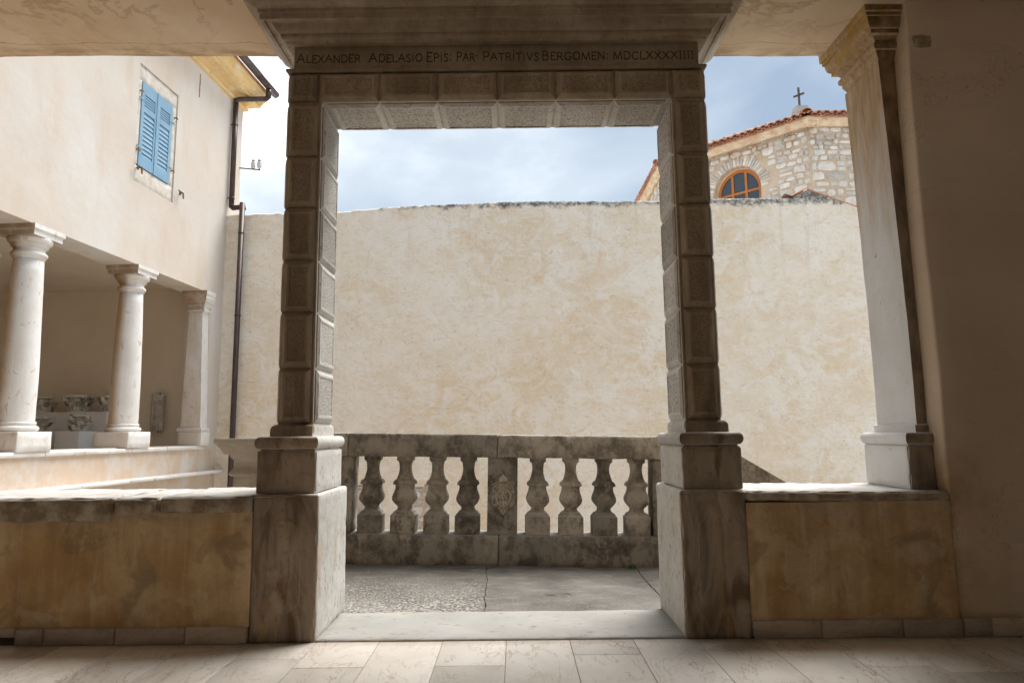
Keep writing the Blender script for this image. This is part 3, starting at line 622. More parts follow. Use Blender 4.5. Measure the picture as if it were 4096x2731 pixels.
# thin joints in the cornice, as in a moulding set in two lengths
# lettering: thin cut strokes
GL = {'A': (0.86, [[(0, 0), (0.43, 1), (0.86, 0)], [(0.17, 0.38), (0.69, 0.38)]]), 'L': (0.6, [[(0.1, 1), (0.1, 0), (0.6, 0), (0.6, 0.12)]]),
      'E': (0.6, [[(0.6, 0.9), (0.6, 1), (0.1, 1), (0.1, 0), (0.6, 0), (0.6, 0.1)], [(0.1, 0.52), (0.48, 0.52)]]), 'X': (0.8, [[(0.02, 1), (0.78, 0)], [(0.74, 1), (0.02, 0)]]),
      'N': (0.85, [[(0.1, 0), (0.1, 1), (0.76, 0), (0.76, 1)]]), 'D': (0.82, [[(0.1, 0), (0.1, 1), (0.42, 1), (0.66, 0.88), (0.78, 0.68), (0.8, 0.5), (0.78, 0.32), (0.66, 0.12), (0.42, 0), (0.1, 0)]]),
      'R': (0.75, [[(0.1, 0), (0.1, 1), (0.42, 1), (0.6, 0.9), (0.62, 0.75), (0.58, 0.6), (0.42, 0.5), (0.1, 0.5)], [(0.38, 0.5), (0.74, 0)]]),
      'S': (0.56, [[(0.52, 0.86), (0.42, 0.98), (0.26, 1), (0.1, 0.9), (0.08, 0.72), (0.2, 0.58), (0.38, 0.46), (0.5, 0.32), (0.48, 0.12), (0.32, 0), (0.14, 0.02), (0.04, 0.16)]]),
      'I': (0.3, [[(0.15, 0), (0.15, 1)], [(0.06, 1), (0.24, 1)], [(0.06, 0), (0.24, 0)]]), 'i': (0.3, [[(0.15, 0), (0.15, 0.9)], [(0.15, 1.14), (0.15, 1.2)]]),
      'O': (0.9, [[(0.45+0.4*math.cos(t*math.pi/8), 0.5+0.5*math.sin(t*math.pi/8)) for t in range(17)]]),
      'P': (0.66, [[(0.1, 0), (0.1, 1), (0.42, 1), (0.6, 0.9), (0.64, 0.74), (0.58, 0.56), (0.42, 0.47), (0.1, 0.47)]]), 'T': (0.72, [[(0.02, 0.9), (0.02, 1), (0.7, 1), (0.7, 0.9)], [(0.36, 1), (0.36, 0)]]),
      'V': (0.8, [[(0.02, 1), (0.4, 0), (0.78, 1)]]), 'B': (0.68, [[(0.1, 0), (0.1, 1), (0.4, 1), (0.54, 0.9), (0.55, 0.68), (0.4, 0.55), (0.1, 0.55)], [(0.4, 0.55), (0.6, 0.44), (0.62, 0.16), (0.46, 0), (0.1, 0)]]),
      'G': (0.85, [[(0.78, 0.84), (0.62, 0.97), (0.42, 1), (0.2, 0.88), (0.08, 0.62), (0.08, 0.36), (0.2, 0.12), (0.42, 0), (0.64, 0.04), (0.78, 0.16), (0.78, 0.42), (0.6, 0.42)]]),
      'C': (0.8, [[(0.76, 0.84), (0.62, 0.97), (0.42, 1), (0.2, 0.88), (0.08, 0.62), (0.08, 0.36), (0.2, 0.12), (0.42, 0), (0.64, 0.04), (0.76, 0.18)]]),
      'M': (1.0, [[(0.02, 0), (0.14, 1), (0.5, 0.05), (0.86, 1), (0.98, 0)]]), ':': (0.3, [[(0.15, 0.1), (0.15, 0.2)], [(0.15, 0.7), (0.15, 0.8)]]), "'": (0.25, [[(0.12, 0.62), (0.12, 0.78)]])}
LV, LF = [], []
def stroke(a, b, w):
    a = Vector((a[0], a[1])); b = Vector((b[0], b[1])); d = b-a
    if d.length < 1e-6: return
    d.normalize(); nrm = Vector((-d.y, d.x))*w*0.5; a = a-d*w*0.3; b = b+d*w*0.3; k = len(LV)
    for p in (a+nrm, a-nrm, b-nrm, b+nrm):
        LV.append((p.x, 0.1245, p.y))
    for p in (a+nrm, a-nrm, b-nrm, b+nrm): LV.append((p.x, 0.1172, p.y))
    LF.extend([(k+4, k+5, k+6, k+7), (k, k+1, k+5, k+4), (k+1, k+2, k+6, k+5), (k+2, k+3, k+7, k+6), (k+3, k, k+4, k+7)])
def px2x(p): return PX(-1.408+(p-676.6)/(1600-676.6)*2.726)
for text, a, b in (('ALEXANDER', 683, 831), ('ADELASiO', 848, 973), ('EPiS:', 979, 1040), ("PAR'", 1048, 1098), ('PATRiTiVS', 1108, 1238), ('BERGOMEN:', 1243, 1398), ('MDCLXXXXIIII', 1406, 1592)):
    xa, xb = px2x(a), px2x(b); tot = 0; h0 = 0.054
    ws = []
    for i, ch in enumerate(text):
        s_ = 1.2 if (i == 0 and ch != 'M') else 1.0
        ws.append((GL[ch][0]+0.16)*s_); tot += ws[-1]
    kx = (xb-xa)/tot; x = xa
    for i, ch in enumerate(text):
        s_ = 1.2 if (i == 0 and ch != 'M') else 1.0; hh = h0*s_
        zb = 3.684+0.002*math.sin(i*2.1)
        for pl in GL[ch][1]:
            for p, q in zip(pl[:-1], pl[1:]): stroke((x+p[0]*kx*s_, zb+p[1]*hh), (x+q[0]*kx*s_, zb+q[1]*hh), 0.0062)
        link('letter', list(LV), list(LF), 'letters', fr); LV.clear(); LF.clear()
        x += ws[i]*kx

# threshold
th = block('stone_threshold', (-1.14, 0.012, -0.30), (1.05, 0.628, 0.010), 'threshold', None, r=0.008, res=0.06, amp=0.003, chip=0.006, nscale=5, seed=1)
tag(th, 'pale worn stone doorstep lying between the two portal pedestals', 'doorstep')

# ================================================================== PARAPET WALLS, SIDE WALL, PILASTER
def wav_plate(name, x0, x1, z0, z1, y0, y1, mat, parent, seed=0, res=0.08, amp=0.006):
    return block(name, (x0, y0, z0), (x1, y1, z1), mat, parent, r=0.006, res=res, amp=amp, chip=0.0, nscale=1.6, seed=seed)
pl = thing('parapet_wall', 'stained ochre parapet wall left of the portal with rough stone coping', 'parapet', (-3.5, 0.3, 0))
def rel(o, par):
    o.location = (-par.location.x, -par.location.y, -par.location.z); return o
rel(wav_plate('plaster_face', -6.99, -1.524, 0.09, 0.752, 0.0, 0.65, 'parapet', pl, 2), pl)
cj = [-6.9, -5.6, -4.5, -3.5, -2.357, -2.084, -1.525]
for i, (a, b) in enumerate(zip(cj[:-1], cj[1:])):
    rel(block('coping_stone', (a+0.003, -0.018+0.004*(i % 3), [0.70, 0.71, 0.705, 0.70, 0.738, 0.742][i]), (b-0.003, 0.672+0.01*(i % 2), 0.838+0.004*(i % 2)), 'coping', pl, r=0.014, res=0.035, amp=0.007, chip=0.014, nscale=7, seed=20+i), pl)
sj = [-6.9, -5.4, -4.1, -2.884, -2.717, -2.295, -1.886, -1.527]
for i, (a, b) in enumerate(zip(sj[:-1], sj[1:])):
    z0 = 0.048 if i == 2 else 0.0
    rel(block('skirting_stone', (a+0.002, -0.022, z0), (b-0.002, 0.05, 0.097-0.003*(i % 2)), 'skirting', pl, r=0.005, res=0.07, amp=0.002, chip=0.005, nscale=6, seed=40+i), pl)
pr = thing('parapet_wall', 'ochre parapet wall right of the portal, streaked and damp near the pilaster', 'parapet', (2.0, 0.3, 0))
rel(wav_plate('plaster_face', 1.431, 2.652, 0.09, 0.775, 0.0, 0.65, 'parapet', pr, 7), pr)
rel(block('coping_stone', (1.433, -0.008, 0.785), (2.652, 0.67, 0.842), 'coping', pr, r=0.01, res=0.03, amp=0.006, chip=0.014, nscale=9, seed=31, warp=lambda p: [p[0], p[1], p[2]-0.014*(p[0]-1.43)]), pr)
for i, (a, b) in enumerate(((1.433, 1.829), (1.829, 2.304), (2.304, 2.655))):
    rel(block('skirting_stone', (a+0.002, -0.022, 0.0), (b-0.002, 0.05, 0.101), 'skirting', pr, r=0.005, res=0.07, amp=0.002, chip=0.005, nscale=6, seed=50+i), pr)
# side wall (continues the parapet plane to the right, full height)
sw = thing('plaster_wall', 'full height brown plaster wall on the right with a small bare stone patch', 'wall', (4.3, 0.3, 0))
def sidewall():
    zs = frange(0.09, 4.70, 0.06); V, F = [], []
    for z in zs:
        wv = 0.012*nz3((0, 0, z), 0.9, 3)+0.007*nz3((0, 0, z), 2.6, 8)+(0.012 if z < 1.3 else 0)*(1.3-min(z, 1.3))
        if z < 0.80: wv = -0.002
        pts = [(2.654+wv+(0.012 if z > 0.8 else 0.0), 0.0), (2.654+wv+0.003, 0.004), (2.654+wv, 0.014), (2.656+wv, 0.06), (2.66+wv*0.5, 0.16), (2.668, 0.64), (5.98, 0.64), (5.98, 0.0), (4.2, 0.0), (3.4, 0.0), (2.95, 0.0), (2.75, 0.0)]
        for (x, y) in pts: V.append((x, y+(0.006*nz3((x, 0, z), 1.2, 5) if y == 0.0 and x < 5 else 0), z))
    m = 12
    for i in range(len(zs)-1):
        for j in range(m): F.append((i*m+j, i*m+(j+1) % m, (i+1)*m+(j+1) % m, (i+1)*m+j))
    F.append(tuple(range(m))); F.append(tuple((len(zs)-1)*m+j for j in range(m)))
    return link('plaster_face', V, F, 'interior', sw, smooth=True)
o = rel(sidewall(), sw)
rel(block('bare_stone', (2.69, -0.012, 3.668), (2.818, 0.05, 3.768), 'coping', sw, r=0.03, res=0.015, amp=0.008, chip=0.01, nscale=14, seed=3), sw)
for i, (a, b) in enumerate(((2.657, 2.82), (2.82, 3.45), (3.45, 4.1), (4.1, 5.0), (5.0, 5.95))):
    rel(block('skirting_stone', (a+0.002, -0.024, 0.0), (b-0.002, 0.05, 0.103), 'skirting', sw, r=0.005, res=0.07, amp=0.002, chip=0.005, nscale=6, seed=60+i), sw)
# pilaster
pw = thing('stone_pilaster', 'white square stone pilaster with moulded capital standing on the right parapet', 'pilaster', (2.62, 0.38, 0.83))
XW = 2.675
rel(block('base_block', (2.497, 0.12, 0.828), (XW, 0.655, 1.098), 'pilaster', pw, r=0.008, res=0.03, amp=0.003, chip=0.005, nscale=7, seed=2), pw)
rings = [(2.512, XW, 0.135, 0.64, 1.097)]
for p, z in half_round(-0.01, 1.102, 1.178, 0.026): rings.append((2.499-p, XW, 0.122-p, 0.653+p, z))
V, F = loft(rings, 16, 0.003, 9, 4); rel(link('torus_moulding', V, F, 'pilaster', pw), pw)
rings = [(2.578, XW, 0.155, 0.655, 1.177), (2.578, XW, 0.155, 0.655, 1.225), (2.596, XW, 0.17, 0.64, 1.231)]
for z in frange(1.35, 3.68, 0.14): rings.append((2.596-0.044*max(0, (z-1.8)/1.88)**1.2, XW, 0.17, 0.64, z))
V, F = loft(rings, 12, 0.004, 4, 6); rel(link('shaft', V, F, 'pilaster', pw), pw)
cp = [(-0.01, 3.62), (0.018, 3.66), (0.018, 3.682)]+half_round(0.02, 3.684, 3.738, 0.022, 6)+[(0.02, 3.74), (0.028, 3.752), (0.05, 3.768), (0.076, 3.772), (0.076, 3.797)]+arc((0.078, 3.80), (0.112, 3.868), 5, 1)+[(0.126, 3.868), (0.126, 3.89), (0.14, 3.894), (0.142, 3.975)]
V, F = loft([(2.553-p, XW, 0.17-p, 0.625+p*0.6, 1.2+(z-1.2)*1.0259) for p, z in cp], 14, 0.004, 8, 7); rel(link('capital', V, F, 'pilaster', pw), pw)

# ================================================================== LANDING AND BALUSTRADE
def tilt(p): return [p[0], p[1], p[2]-0.021*p[0]*min(1.0, max(0.0, (p[1]-0.55)/0.9))]
ld = tag(block('landing', (-2.75, 0.66, -0.6), (2.3, 2.7, -0.05), 'joint', None, r=0.01, res=0.5, warp=tilt), kind='structure')
slabs = [[(-2.74, 0.634), (-0.163, 0.634), (-0.232, 2.68), (-2.74, 2.68)], [(-0.157, 0.634), (1.17, 0.634), (1.118, 1.134), (1.135, 2.68), (-0.226, 2.68)], [(1.176, 0.634), (2.29, 0.634), (2.29, 2.68), (1.141, 2.68), (1.125, 1.134)]]
for i, s in enumerate(slabs):
    out = []
    for a, b in zip(s, s[1:]+s[:1]):
        k = max(1, int(math.hypot(b[0]-a[0], b[1]-a[1])/0.05))
        for t in range(k):
            x, y = a[0]+(b[0]-a[0])*t/k, a[1]+(b[1]-a[1])*t/k
            out.append((x+0.014*nz3((x, y, 0), 5, 2)+0.012*nz3((x, y, 0), 17, 3)+0.004*nz3((x, y, 0), 40, i), y+(0.006*nz3((x, y, 5), 9, i) if 0.64 < y < 2.6 else 0)))
    V, F = prism(out, lambda u, v, d: tuple(tilt([u, v, d+0.003*nz3((u, v, 0), 3, 2)])), -0.09, [0.004, 0.0, 0.002][i]); link('paving_slab', V, F, 'landing', ld)
BY = 2.24
bal = thing('stone_balustrade', 'dark weathered stone balustrade with eight square balusters and a carved middle post', 'balustrade', (-0.08, BY, 0.002)); bal.rotation_euler = (0, 0.021, 0)
for i, (a, b) in enumerate(((-1.64, -0.03), (-0.027, 1.64))):
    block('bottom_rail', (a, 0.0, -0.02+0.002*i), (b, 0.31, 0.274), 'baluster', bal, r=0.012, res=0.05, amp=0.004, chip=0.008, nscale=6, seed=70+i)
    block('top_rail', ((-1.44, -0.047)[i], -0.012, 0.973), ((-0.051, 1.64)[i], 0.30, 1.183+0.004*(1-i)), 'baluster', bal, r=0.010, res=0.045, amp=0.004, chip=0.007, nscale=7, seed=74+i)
    s_ = -1 if i == 0 else 1
    block('end_post', (min(s_*1.395, s_*1.62), 0.02, 0.276), (max(s_*1.395, s_*1.62), 0.28, 0.972), 'baluster', bal, r=0.008, res=0.06, amp=0.003, chip=0.005, seed=78+i)
block('rail_end_block', (-1.66, -0.02, 0.973), (-1.443, 0.31, 1.188), 'baluster', bal, r=0.01, res=0.05, amp=0.003, chip=0.006, seed=83)
bp = [(295, .086), (320, .086), (324, .074), (332, .066), (345, .061), (370, .0575), (395, .060), (420, .067), (436, .075), (446, .080), (448, .084), (452, .084), (454, .094), (462, .106), (472, .113), (480, .1145), (484, .1135), (487, .092), (505, .0905), (522, .095), (545, .108), (562, .117), (577, .1205), (592, .117), (606, .105), (617, .090), (626, .080), (628, .072), (640, .067), (650, .068), (658, .076), (664, .090), (666, .098), (670, .103), (680, .112), (690, .126), (692, .130), (812, .130)]
def balmesh(seed):
    rings = [(-h*0.868, h*0.868, -h*0.82, h*0.82, 0.276+0.6955*(812-y)/517.0) for y, h in reversed(bp)]
    return loft(rings, 4, 0.0045, 11, seed)
for i, xr in enumerate((-1.226, -0.918, -0.614, -0.323, 0.329, 0.64, 0.951, 1.258)):
    V, F = balmesh(i*3+1); b = link('baluster', V, F, 'baluster', bal); b.location = (xr, 0.135, 0); b.rotation_euler = (0, 0, R([1.5, -1, 0.6, -0.4, 1, -1.2, 0.5, -0.8][i]))
# middle post: plate with a sunk cartouche
po = block('middle_post', (-0.138, 0.034, 0.276), (0.14, 0.27, 0.972), 'baluster', bal, r=0.004, res=0.06, amp=0.001, chip=0.0, seed=91)
def curve_plate(name, loops, y0, y1, mat, parent):
    cu = bpy.data.curves.new(name, 'CURVE'); cu.dimensions = '2D'; cu.fill_mode = 'BOTH'; cu.extrude = (y1-y0)/2
    for lp in loops:
        sp = cu.splines.new('POLY'); sp.points.add(len(lp)-1); sp.use_cyclic_u = True
        for p, (x, z) in zip(sp.points, lp): p.co = (x, z, 0, 1)
    ob = bpy.data.objects.new('tmp', cu); COL.objects.link(ob); dg = bpy.context.evaluated_depsgraph_get(); dg.update()
    me = bpy.data.meshes.new_from_object(ob.evaluated_get(dg)); bpy.data.objects.remove(ob); bpy.data.curves.remove(cu)
    V = [(v.co.x, (y0+y1)/2-v.co.z, v.co.y) for v in me.vertices]; F = [tuple(p.vertices) for p in me.polygons]; bpy.data.meshes.remove(me)
    return link(name, V, F, mat, parent)
def zc(y): return 0.972-(y-125)/(1390-125)*0.696     # rows of the carving, top 125 .. bottom 1390
def xcv(x): return (x-510)/480*0.278
outl = [(525, 330), (585, 420), (650, 475), (715, 510), (735, 600), (725, 700), (748, 745), (730, 830), (720, 905), (655, 955), (610, 1010), (560, 1065), (515, 1110), (465, 1060), (415, 1005), (385, 965), (325, 930), (310, 830), (290, 750), (320, 700), (300, 610), (310, 520), (390, 485), (460, 420)]
cut = [(xcv(x), zc(y)) for x, y in outl]
curve_plate('face_slab', [[(-0.137, 0.278), (0.139, 0.278), (0.139, 0.970), (-0.137, 0.970)], cut], 0.014, 0.0345, 'baluster', po)
def relief(name, pl, rad, closed=False, depth=0.03):
    pts = [(xcv(x), depth, zc(y)) for x, y in pl]
    if closed: pts.append(pts[0])
    return tube(pts, rad, 6)
def spiral(cx, cy, r, turns, flip=1, a0=0.0):
    return [(cx+flip*r*(1-0.8*t/18)*math.cos(a0+turns*2*math.pi*t/18), cy+r*(1-0.8*t/18)*math.sin(a0+turns*2*math.pi*t/18)) for t in range(19)]
oval = [(525+118*math.cos(t*math.pi/12)*(1-0.18*max(0, math.sin(t*math.pi/12))), 775+(165 if math.sin(t*math.pi/12) > 0 else 140)*math.sin(t*math.pi/12)) for t in range(24)]
parts = [relief('r', oval, 0.006, True, 0.026)]
for f_ in (1, -1):
    def mx_(p): return [(525+f_*(x-525), y) for x, y in p]
    for q, rad in ((spiral(565, 585, 28, 1.3), 0.004), (spiral(668, 680, 26, 1.4), 0.004), ([(545, 560), (600, 550), (650, 590), (690, 640), (695, 690)], 0.005), (spiral(635, 890, 26, 1.3), 0.004), ([(655, 915), (690, 890), (695, 800), (712, 765)], 0.004), ([(600, 935), (560, 1000), (522, 1060)], 0.005), ([(605, 515), (660, 545), (705, 580)], 0.005), ([(600, 600), (640, 640)], 0.006), ([(640, 700), (655, 760), (640, 840)], 0.003)):
        parts.append(relief('r', mx_(q), rad, False, 0.028))
parts.append(relief('r', [(525, 525), (525, 620)], 0.005, False, 0.027))
for (x, y, rx, ry) in ((480, 870, 22, 38), (525, 885, 24, 50), (568, 868, 20, 34), (480, 690, 24, 20), (525, 715, 26, 22), (565, 690, 22, 18), (500, 745, 26, 18), (555, 760, 24, 20), (470, 775, 18, 20), (520, 795, 22, 18), (575, 800, 16, 22)):
    V, F = lathe([(0.25, -1), (0.8, -0.6), (1, 0), (0.8, 0.6), (0.25, 1)], 0, 0, 8)
    parts.append(([(xcv(x)+v[0]*rx/480*0.278, 0.031+v[2]*0.007, zc(y)+v[1]*ry*0.00055) for v in V], F))
link('coat_of_arms', *join(parts), 'carving', po)
mitre = [(525, 395), (580, 460), (578, 525), (525, 515), (455, 525), (455, 460)]
V, F = prism([(xcv(x), zc(y)) for x, y in mitre], lambda u, v, d: (u, d, v), 0.018, 0.036); link('mitre', V, F, 'carving', po)
# newel block at the left end, stair parapet at the right
nw = thing('newel_block', 'grey moulded stone newel behind the left pillar at the head of the stair', 'newel', (-2.3, 2.35, 0))
def zn(v): return 1.2-(v-1001)*0.00412
rings = []
for xv, zv in ((537.4, 1119), (537.4, 1090.5), (533.5, 1089), (530, 1086.6), (530, 1083), (533, 1078), (537, 1073), (538.8, 1068), (538.8, 1059), (536, 1053), (532, 1048), (529.6, 1042), (522, 1041), (519, 1036), (514, 1027), (508, 1019), (504.8, 1016), (504.8, 1006.6)):
    p = (538-xv)*0.00412; rings.append((-2.54-p, -1.72, 2.2-p, 2.55+p, zn(zv)))
V, F = loft(rings, 10, 0.004, 8, 3); rel(link('moulded_block', V, F, 'newel', nw), nw)
rel(block('lower_block', (-2.545, 2.195, -0.05), (-1.72, 2.56, 0.711), 'newel', nw, r=0.01, res=0.08, amp=0.003, chip=0.005, seed=95), nw)
spq = [(1.62, -0.4), (1.62, 1.13), (1.84, 1.145), (2.183, 0.956), (2.556, 0.732), (3.4, 0.225), (4.6, -0.5), (4.6, -1.4)]
V, F = prism(spq, lambda u, v, d: (u, d, v), 2.30, 2.58)
tag(link('stair_parapet', V, F, 'baluster'), 'dark sloping stone stair parapet descending behind the right parapet', 'stair parapet')
# weed
def weed():
    t = thing('weed_tuft', 'small green weed growing at the foot of the balustrade', 'weed', (1.10, 2.205, -0.018)); rr = random.Random(5); P = []
    for i in range(26):
        a = rr.uniform(0, 2*math.pi); L = rr.uniform(0.025, 0.06); up_ = rr.uniform(0.25, 1.1); w_ = rr.uniform(0.005, 0.010)
        d = Vector((math.cos(a)*math.cos(up_), math.sin(a)*math.cos(up_), math.sin(up_))); s = Vector((-math.sin(a), math.cos(a), 0))*w_
        b = Vector((rr.uniform(-.01, .01), rr.uniform(-.012, .004), 0)); m_ = b+d*L*0.55; e = b+d*L-Vector((0, 0, L*0.15))
        P.append(([tuple(b), tuple(m_-s), tuple(e), tuple(m_+s)], [(0, 1, 2, 3)]))
    link('leaf_rosette', *join(P), 'leaf', t)
weed()

# ================================================================== RUBBLE STONES (shared helper)
def stone_vf(u0, u1, v0, v1, rr, fn, proud=0.05, gap=0.012):
    """one rubble stone: irregular rounded outline, domed face"""
    cu, cv = (u0+u1)/2, (v0+v1)/2; hu, hv = (u1-u0)/2-gap, (v1-v0)/2-gap
    n = 9; ph = rr.uniform(0, 1); V, F = [], []; e = rr.uniform(0.42, 0.7)
    out = []
    for i in range(n):
        a = 2*math.pi*(i+ph+rr.uniform(-0.25, 0.25))/n; c, s = math.cos(a), math.sin(a)
        out.append((math.copysign(abs(c)**e, c)*hu*rr.uniform(0.78, 1.08), math.copysign(abs(s)**e, s)*hv*rr.uniform(0.76, 1.06)))
    pr = proud*rr.uniform(0.5, 1.1)
    for sc_, h in ((1.0, -0.04), (1.0, pr*0.35), (0.88, pr*0.85)):
        for (x, y) in out: V.append(fn(cu+x*sc_, cv+y*sc_, h+(rr.uniform(-0.25, 0.25)*pr if h > 0 else 0)))
    V.append(fn(cu+rr.uniform(-.2, .2)*hu, cv+rr.uniform(-.2, .2)*hv, pr*1.15))
    for k in range(2):
        for i in range(n): F.append((k*n+i, k*n+(i+1) % n, (k+1)*n+(i+1) % n, (k+1)*n+i))
    for i in range(n): F.append((2*n+i, 2*n+(i+1) % n, 3*n))
    return V, F
def rubble(u0, u1, v0, v1, rr, ok=lambda u, v, hu, hv: True, hmin=0.10, hmax=0.24):
    """coursed rubble layout with broken courses"""
    out = []; v = v0
    while v < v1-0.05:
        h = rr.uniform(hmin, hmax); h = min(h, v1-v); u = u0-rr.uniform(0, 0.2)
        while u < u1:
            w_ = rr.uniform(0.7, 2.2)*h+0.03; a, b = max(u, u0), min(u+w_, u1)
            if b-a > 0.06:
                if h > 0.2 and rr.random() < 0.25:
                    k = rr.uniform(0.4, 0.6); cells = [(a, b, v, v+h*k), (a, b, v+h*k, v+h)]
                else: cells = [(a, b, v+rr.uniform(-.035, .025), v+h+rr.uniform(-.05, .02))]
                for c in cells:
                    if ok((c[0]+c[1])/2, (c[2]+c[3])/2, (c[1]-c[0])/2, (c[3]-c[2])/2): out.append(c)
            u += w_
        v += h
    return out

# ================================================================== FAR COURTYARD WALL
WY = 9.8
cw = thing('courtyard_wall', 'long mottled cream plaster wall closing the far side of the courtyard', 'wall', (1.0, WY, -3.3))
TOP = [(-6.6, 5.82), (-6.04, 5.83), (-4.9, 5.87), (-3.61, 5.88), (-2.96, 5.94), (-2.5, 5.985), (-1.57, 6.02), (0.28, 6.075), (3.05, 6.045), (4.35, 6.09), (5.83, 6.08), (6.11, 6.12), (6.35, 6.27), (7.38, 5.87), (9.2, 5.16), (9.5, 5.05), (12.5, 5.05)]
def wtop(x):
    for (a, za), (b, zb) in zip(TOP[:-1], TOP[1:]):
        if a <= x <= b: z = za+(zb-za)*(x-a)/(b-a); break
    else: z = TOP[-1][1]
    if x < 6.0:
        z += 0.012*mnoise.noise(Vector((x*3.1, 0, 1)))+0.016*mnoise.noise(Vector((x*9.7, 0, 2)))+0.012*mnoise.noise(Vector((x*23.0, 0, 4)))
        z += 0.016*max(0, math.sin(x*2*math.pi/0.42))**0.7*(1.0 if x < -3.0 else 0.3)
    return z
PATCH = [(-3.55, -2.78, -1.15, 0.20), (-2.14, -1.58, -1.15, 0.17)]
def inpatch(x, z):
    for (a, b, c, d) in PATCH:
        e = 0.05*mnoise.noise(Vector((x*5, z*5, 3)))
        if a+e < x < b+e and c < z < d+e: return True
    return False
def farwall():
    xs = sorted(set([round(v_, 4) for v_ in frange(-6.6, 12.5, 0.07)])); zf = frange(-3.3, -1.3, 0.4)+frange(-1.2, 0.4, 0.05)+frange(0.6, 5.0, 0.25)
    rows = len(zf)+5; V, F = [], []
    for x in xs:
        t = wtop(x); zz = zf+[5.0+(t-5.0)*k for k in (0.3, 0.6, 0.85, 0.96, 1.0)]
        for k, z in enumerate(zz):
            y = WY+0.018*nz3((x, 0, z), 0.7, 4)+0.007*nz3((x, 0, z), 2.6, 5)-0.006
            if k >= rows-2: y += 0.02*nz3((x, 0, z), 9, 2)+(0.012 if k == rows-1 else -0.018)
            V.append((x, y, z))
    nx = len(xs)
    for i in range(nx-1):
        for k in range(rows-1):
            xm = (xs[i]+xs[i+1])/2; zm = (V[i*rows+k][2]+V[i*rows+k+1][2])/2
            if inpatch(xm, zm): continue
            F.append((i*rows+k, (i+1)*rows+k, (i+1)*rows+k+1, i*rows+k+1))
    b0 = len(V)
    for i, x in enumerate(xs): V.append((x, WY+0.42, wtop(x)-0.02)); V.append((x, WY+0.42, -3.3))
    for i in range(nx-1):
        F.append((i*rows+rows-1, (i+1)*rows+rows-1, b0+2*(i+1), b0+2*i)); F.append((b0+2*i, b0+2*i+2, b0+2*i+3, b0+2*i+1))
    return link('plaster_face', V, F, 'courtwall', cw, smooth=True)
rel(farwall(), cw)
for q, (a, b, c, d) in enumerate(PATCH):
    rel(box('mortar_bed', (a-0.1, WY+0.045, c-0.1), (b+0.1, WY+0.3, d+0.1), 'mortar', cw), cw)
    rr = random.Random(40+q)
    for cell in rubble(a-0.03, b+0.03, c, d, rr, hmin=0.11, hmax=0.2):
        V, F = stone_vf(*cell, rr, lambda u, v, h: (u, WY+0.05-h, v), 0.05, 0.01); rel(link('stone', V, F, 'rubble', cw), cw)
# tile edging over the little gable end
def slope_tile(a, b, w0, w1, z):
    V, F = [], []; L = math.hypot(b[0]-a[0], b[1]-a[1]); dx, dz = (b[0]-a[0])/L, (b[1]-a[1])/L; seg = 8
    for s in (0, L):
        for i in range(seg+1):
            t = math.pi*i/seg; yy = WY+0.10+0.14*math.cos(t); hh = 0.05*math.sin(t)+z
            V.append((a[0]+dx*s-dz*hh, yy, a[1]+dz*s+dx*hh))
        for i in range(seg+1):
            t = math.pi*i/seg; yy = WY+0.10+0.12*math.cos(t); hh = 0.034*math.sin(t)+z
            V.append((a[0]+dx*s-dz*hh, yy, a[1]+dz*s+dx*hh))
    m = 2*(seg+1)
    for i in range(seg): F.append((i, i+1, m+i+1, m+i)); F.append((seg+1+i, m+seg+1+i, m+seg+2+i, seg+2+i)); F.append((i, seg+1+i, seg+2+i, i+1)); F.append((m+i, m+i+1, m+seg+2+i, m+seg+1+i))
    return V, F
for (a, b) in (((6.0, 6.10), (6.36, 6.285)),):
    V, F = slope_tile(a, b, 0, 0, 0.012); rel(link('roof_tile', V, F, 'tile', cw), cw)
for i in range(7):
    x0 = 6.34+0.40*i; x1 = x0+0.42; V, F = slope_tile((x1, 6.27-(x1-6.35)*0.388), (x0, 6.27-(x0-6.35)*0.388+0.012), 0, 0, 0.012); rel(link('roof_tile', V, F, 'tile', cw), cw)
V, F = slope_tile((5.86, 6.155), (6.02, 6.10), 0, 0, 0.0); rel(link('roof_tile', V, F, 'tile', cw), cw)

# ================================================================== PALACE WITH ARCADE (left)
P0 = (-6.933, -3.705, 0.0); ROT = -0.0691
pal = thing('arcaded_palace', 'cream plastered palace on the left with a columned loggia and blue shuttered window', 'building', P0, ROT)
W0, W1, Z0_, Z1_ = 10.37, 11.53, 5.42, 7.49
ss = [-1.0, 2.0]+frange(3.0, W0, 0.9)+[W0, W1, 12.2, 13.06, 14.05]; ss = sorted(set(ss))
zs = [-3.3, -1, 0.3, 0.952, 2.0, 3.0, 4.05, 4.8, Z0_, 6.4, Z1_, 8.0, 8.47]
def solid(s, z):
    if W0 < s < W1 and Z0_ < z < Z1_: return False
    if z < 0.95 or z > 4.05: return True
    return s > 13.06 or s < -0.3
grid_wall('wall', ss, zs, solid, lambda s, y, z: (y, s, z), 0.0, -0.52, 'palace', pal)
box('side_wall', (-9.0, 13.60, -3.3), (-0.521, 14.05, 8.47), 'arcade', pal)
box('rear_wall', (-5.6, -1.0, -0.3), (-5.2, 13.6, 8.4), 'arcade', pal)
box('loggia_slab', (-5.2, -1.0, -0.2), (-0.521, 13.6, 0.02), 'ground', pal)
box('vault_slab', (-5.2, -1.0, 4.30), (-0.521, 13.6, 4.6), 'arcade', pal)
box('near_wall', (-5.2, -1.3, -0.2), (0.0, -1.001, 8.4), 'arcade', pal)
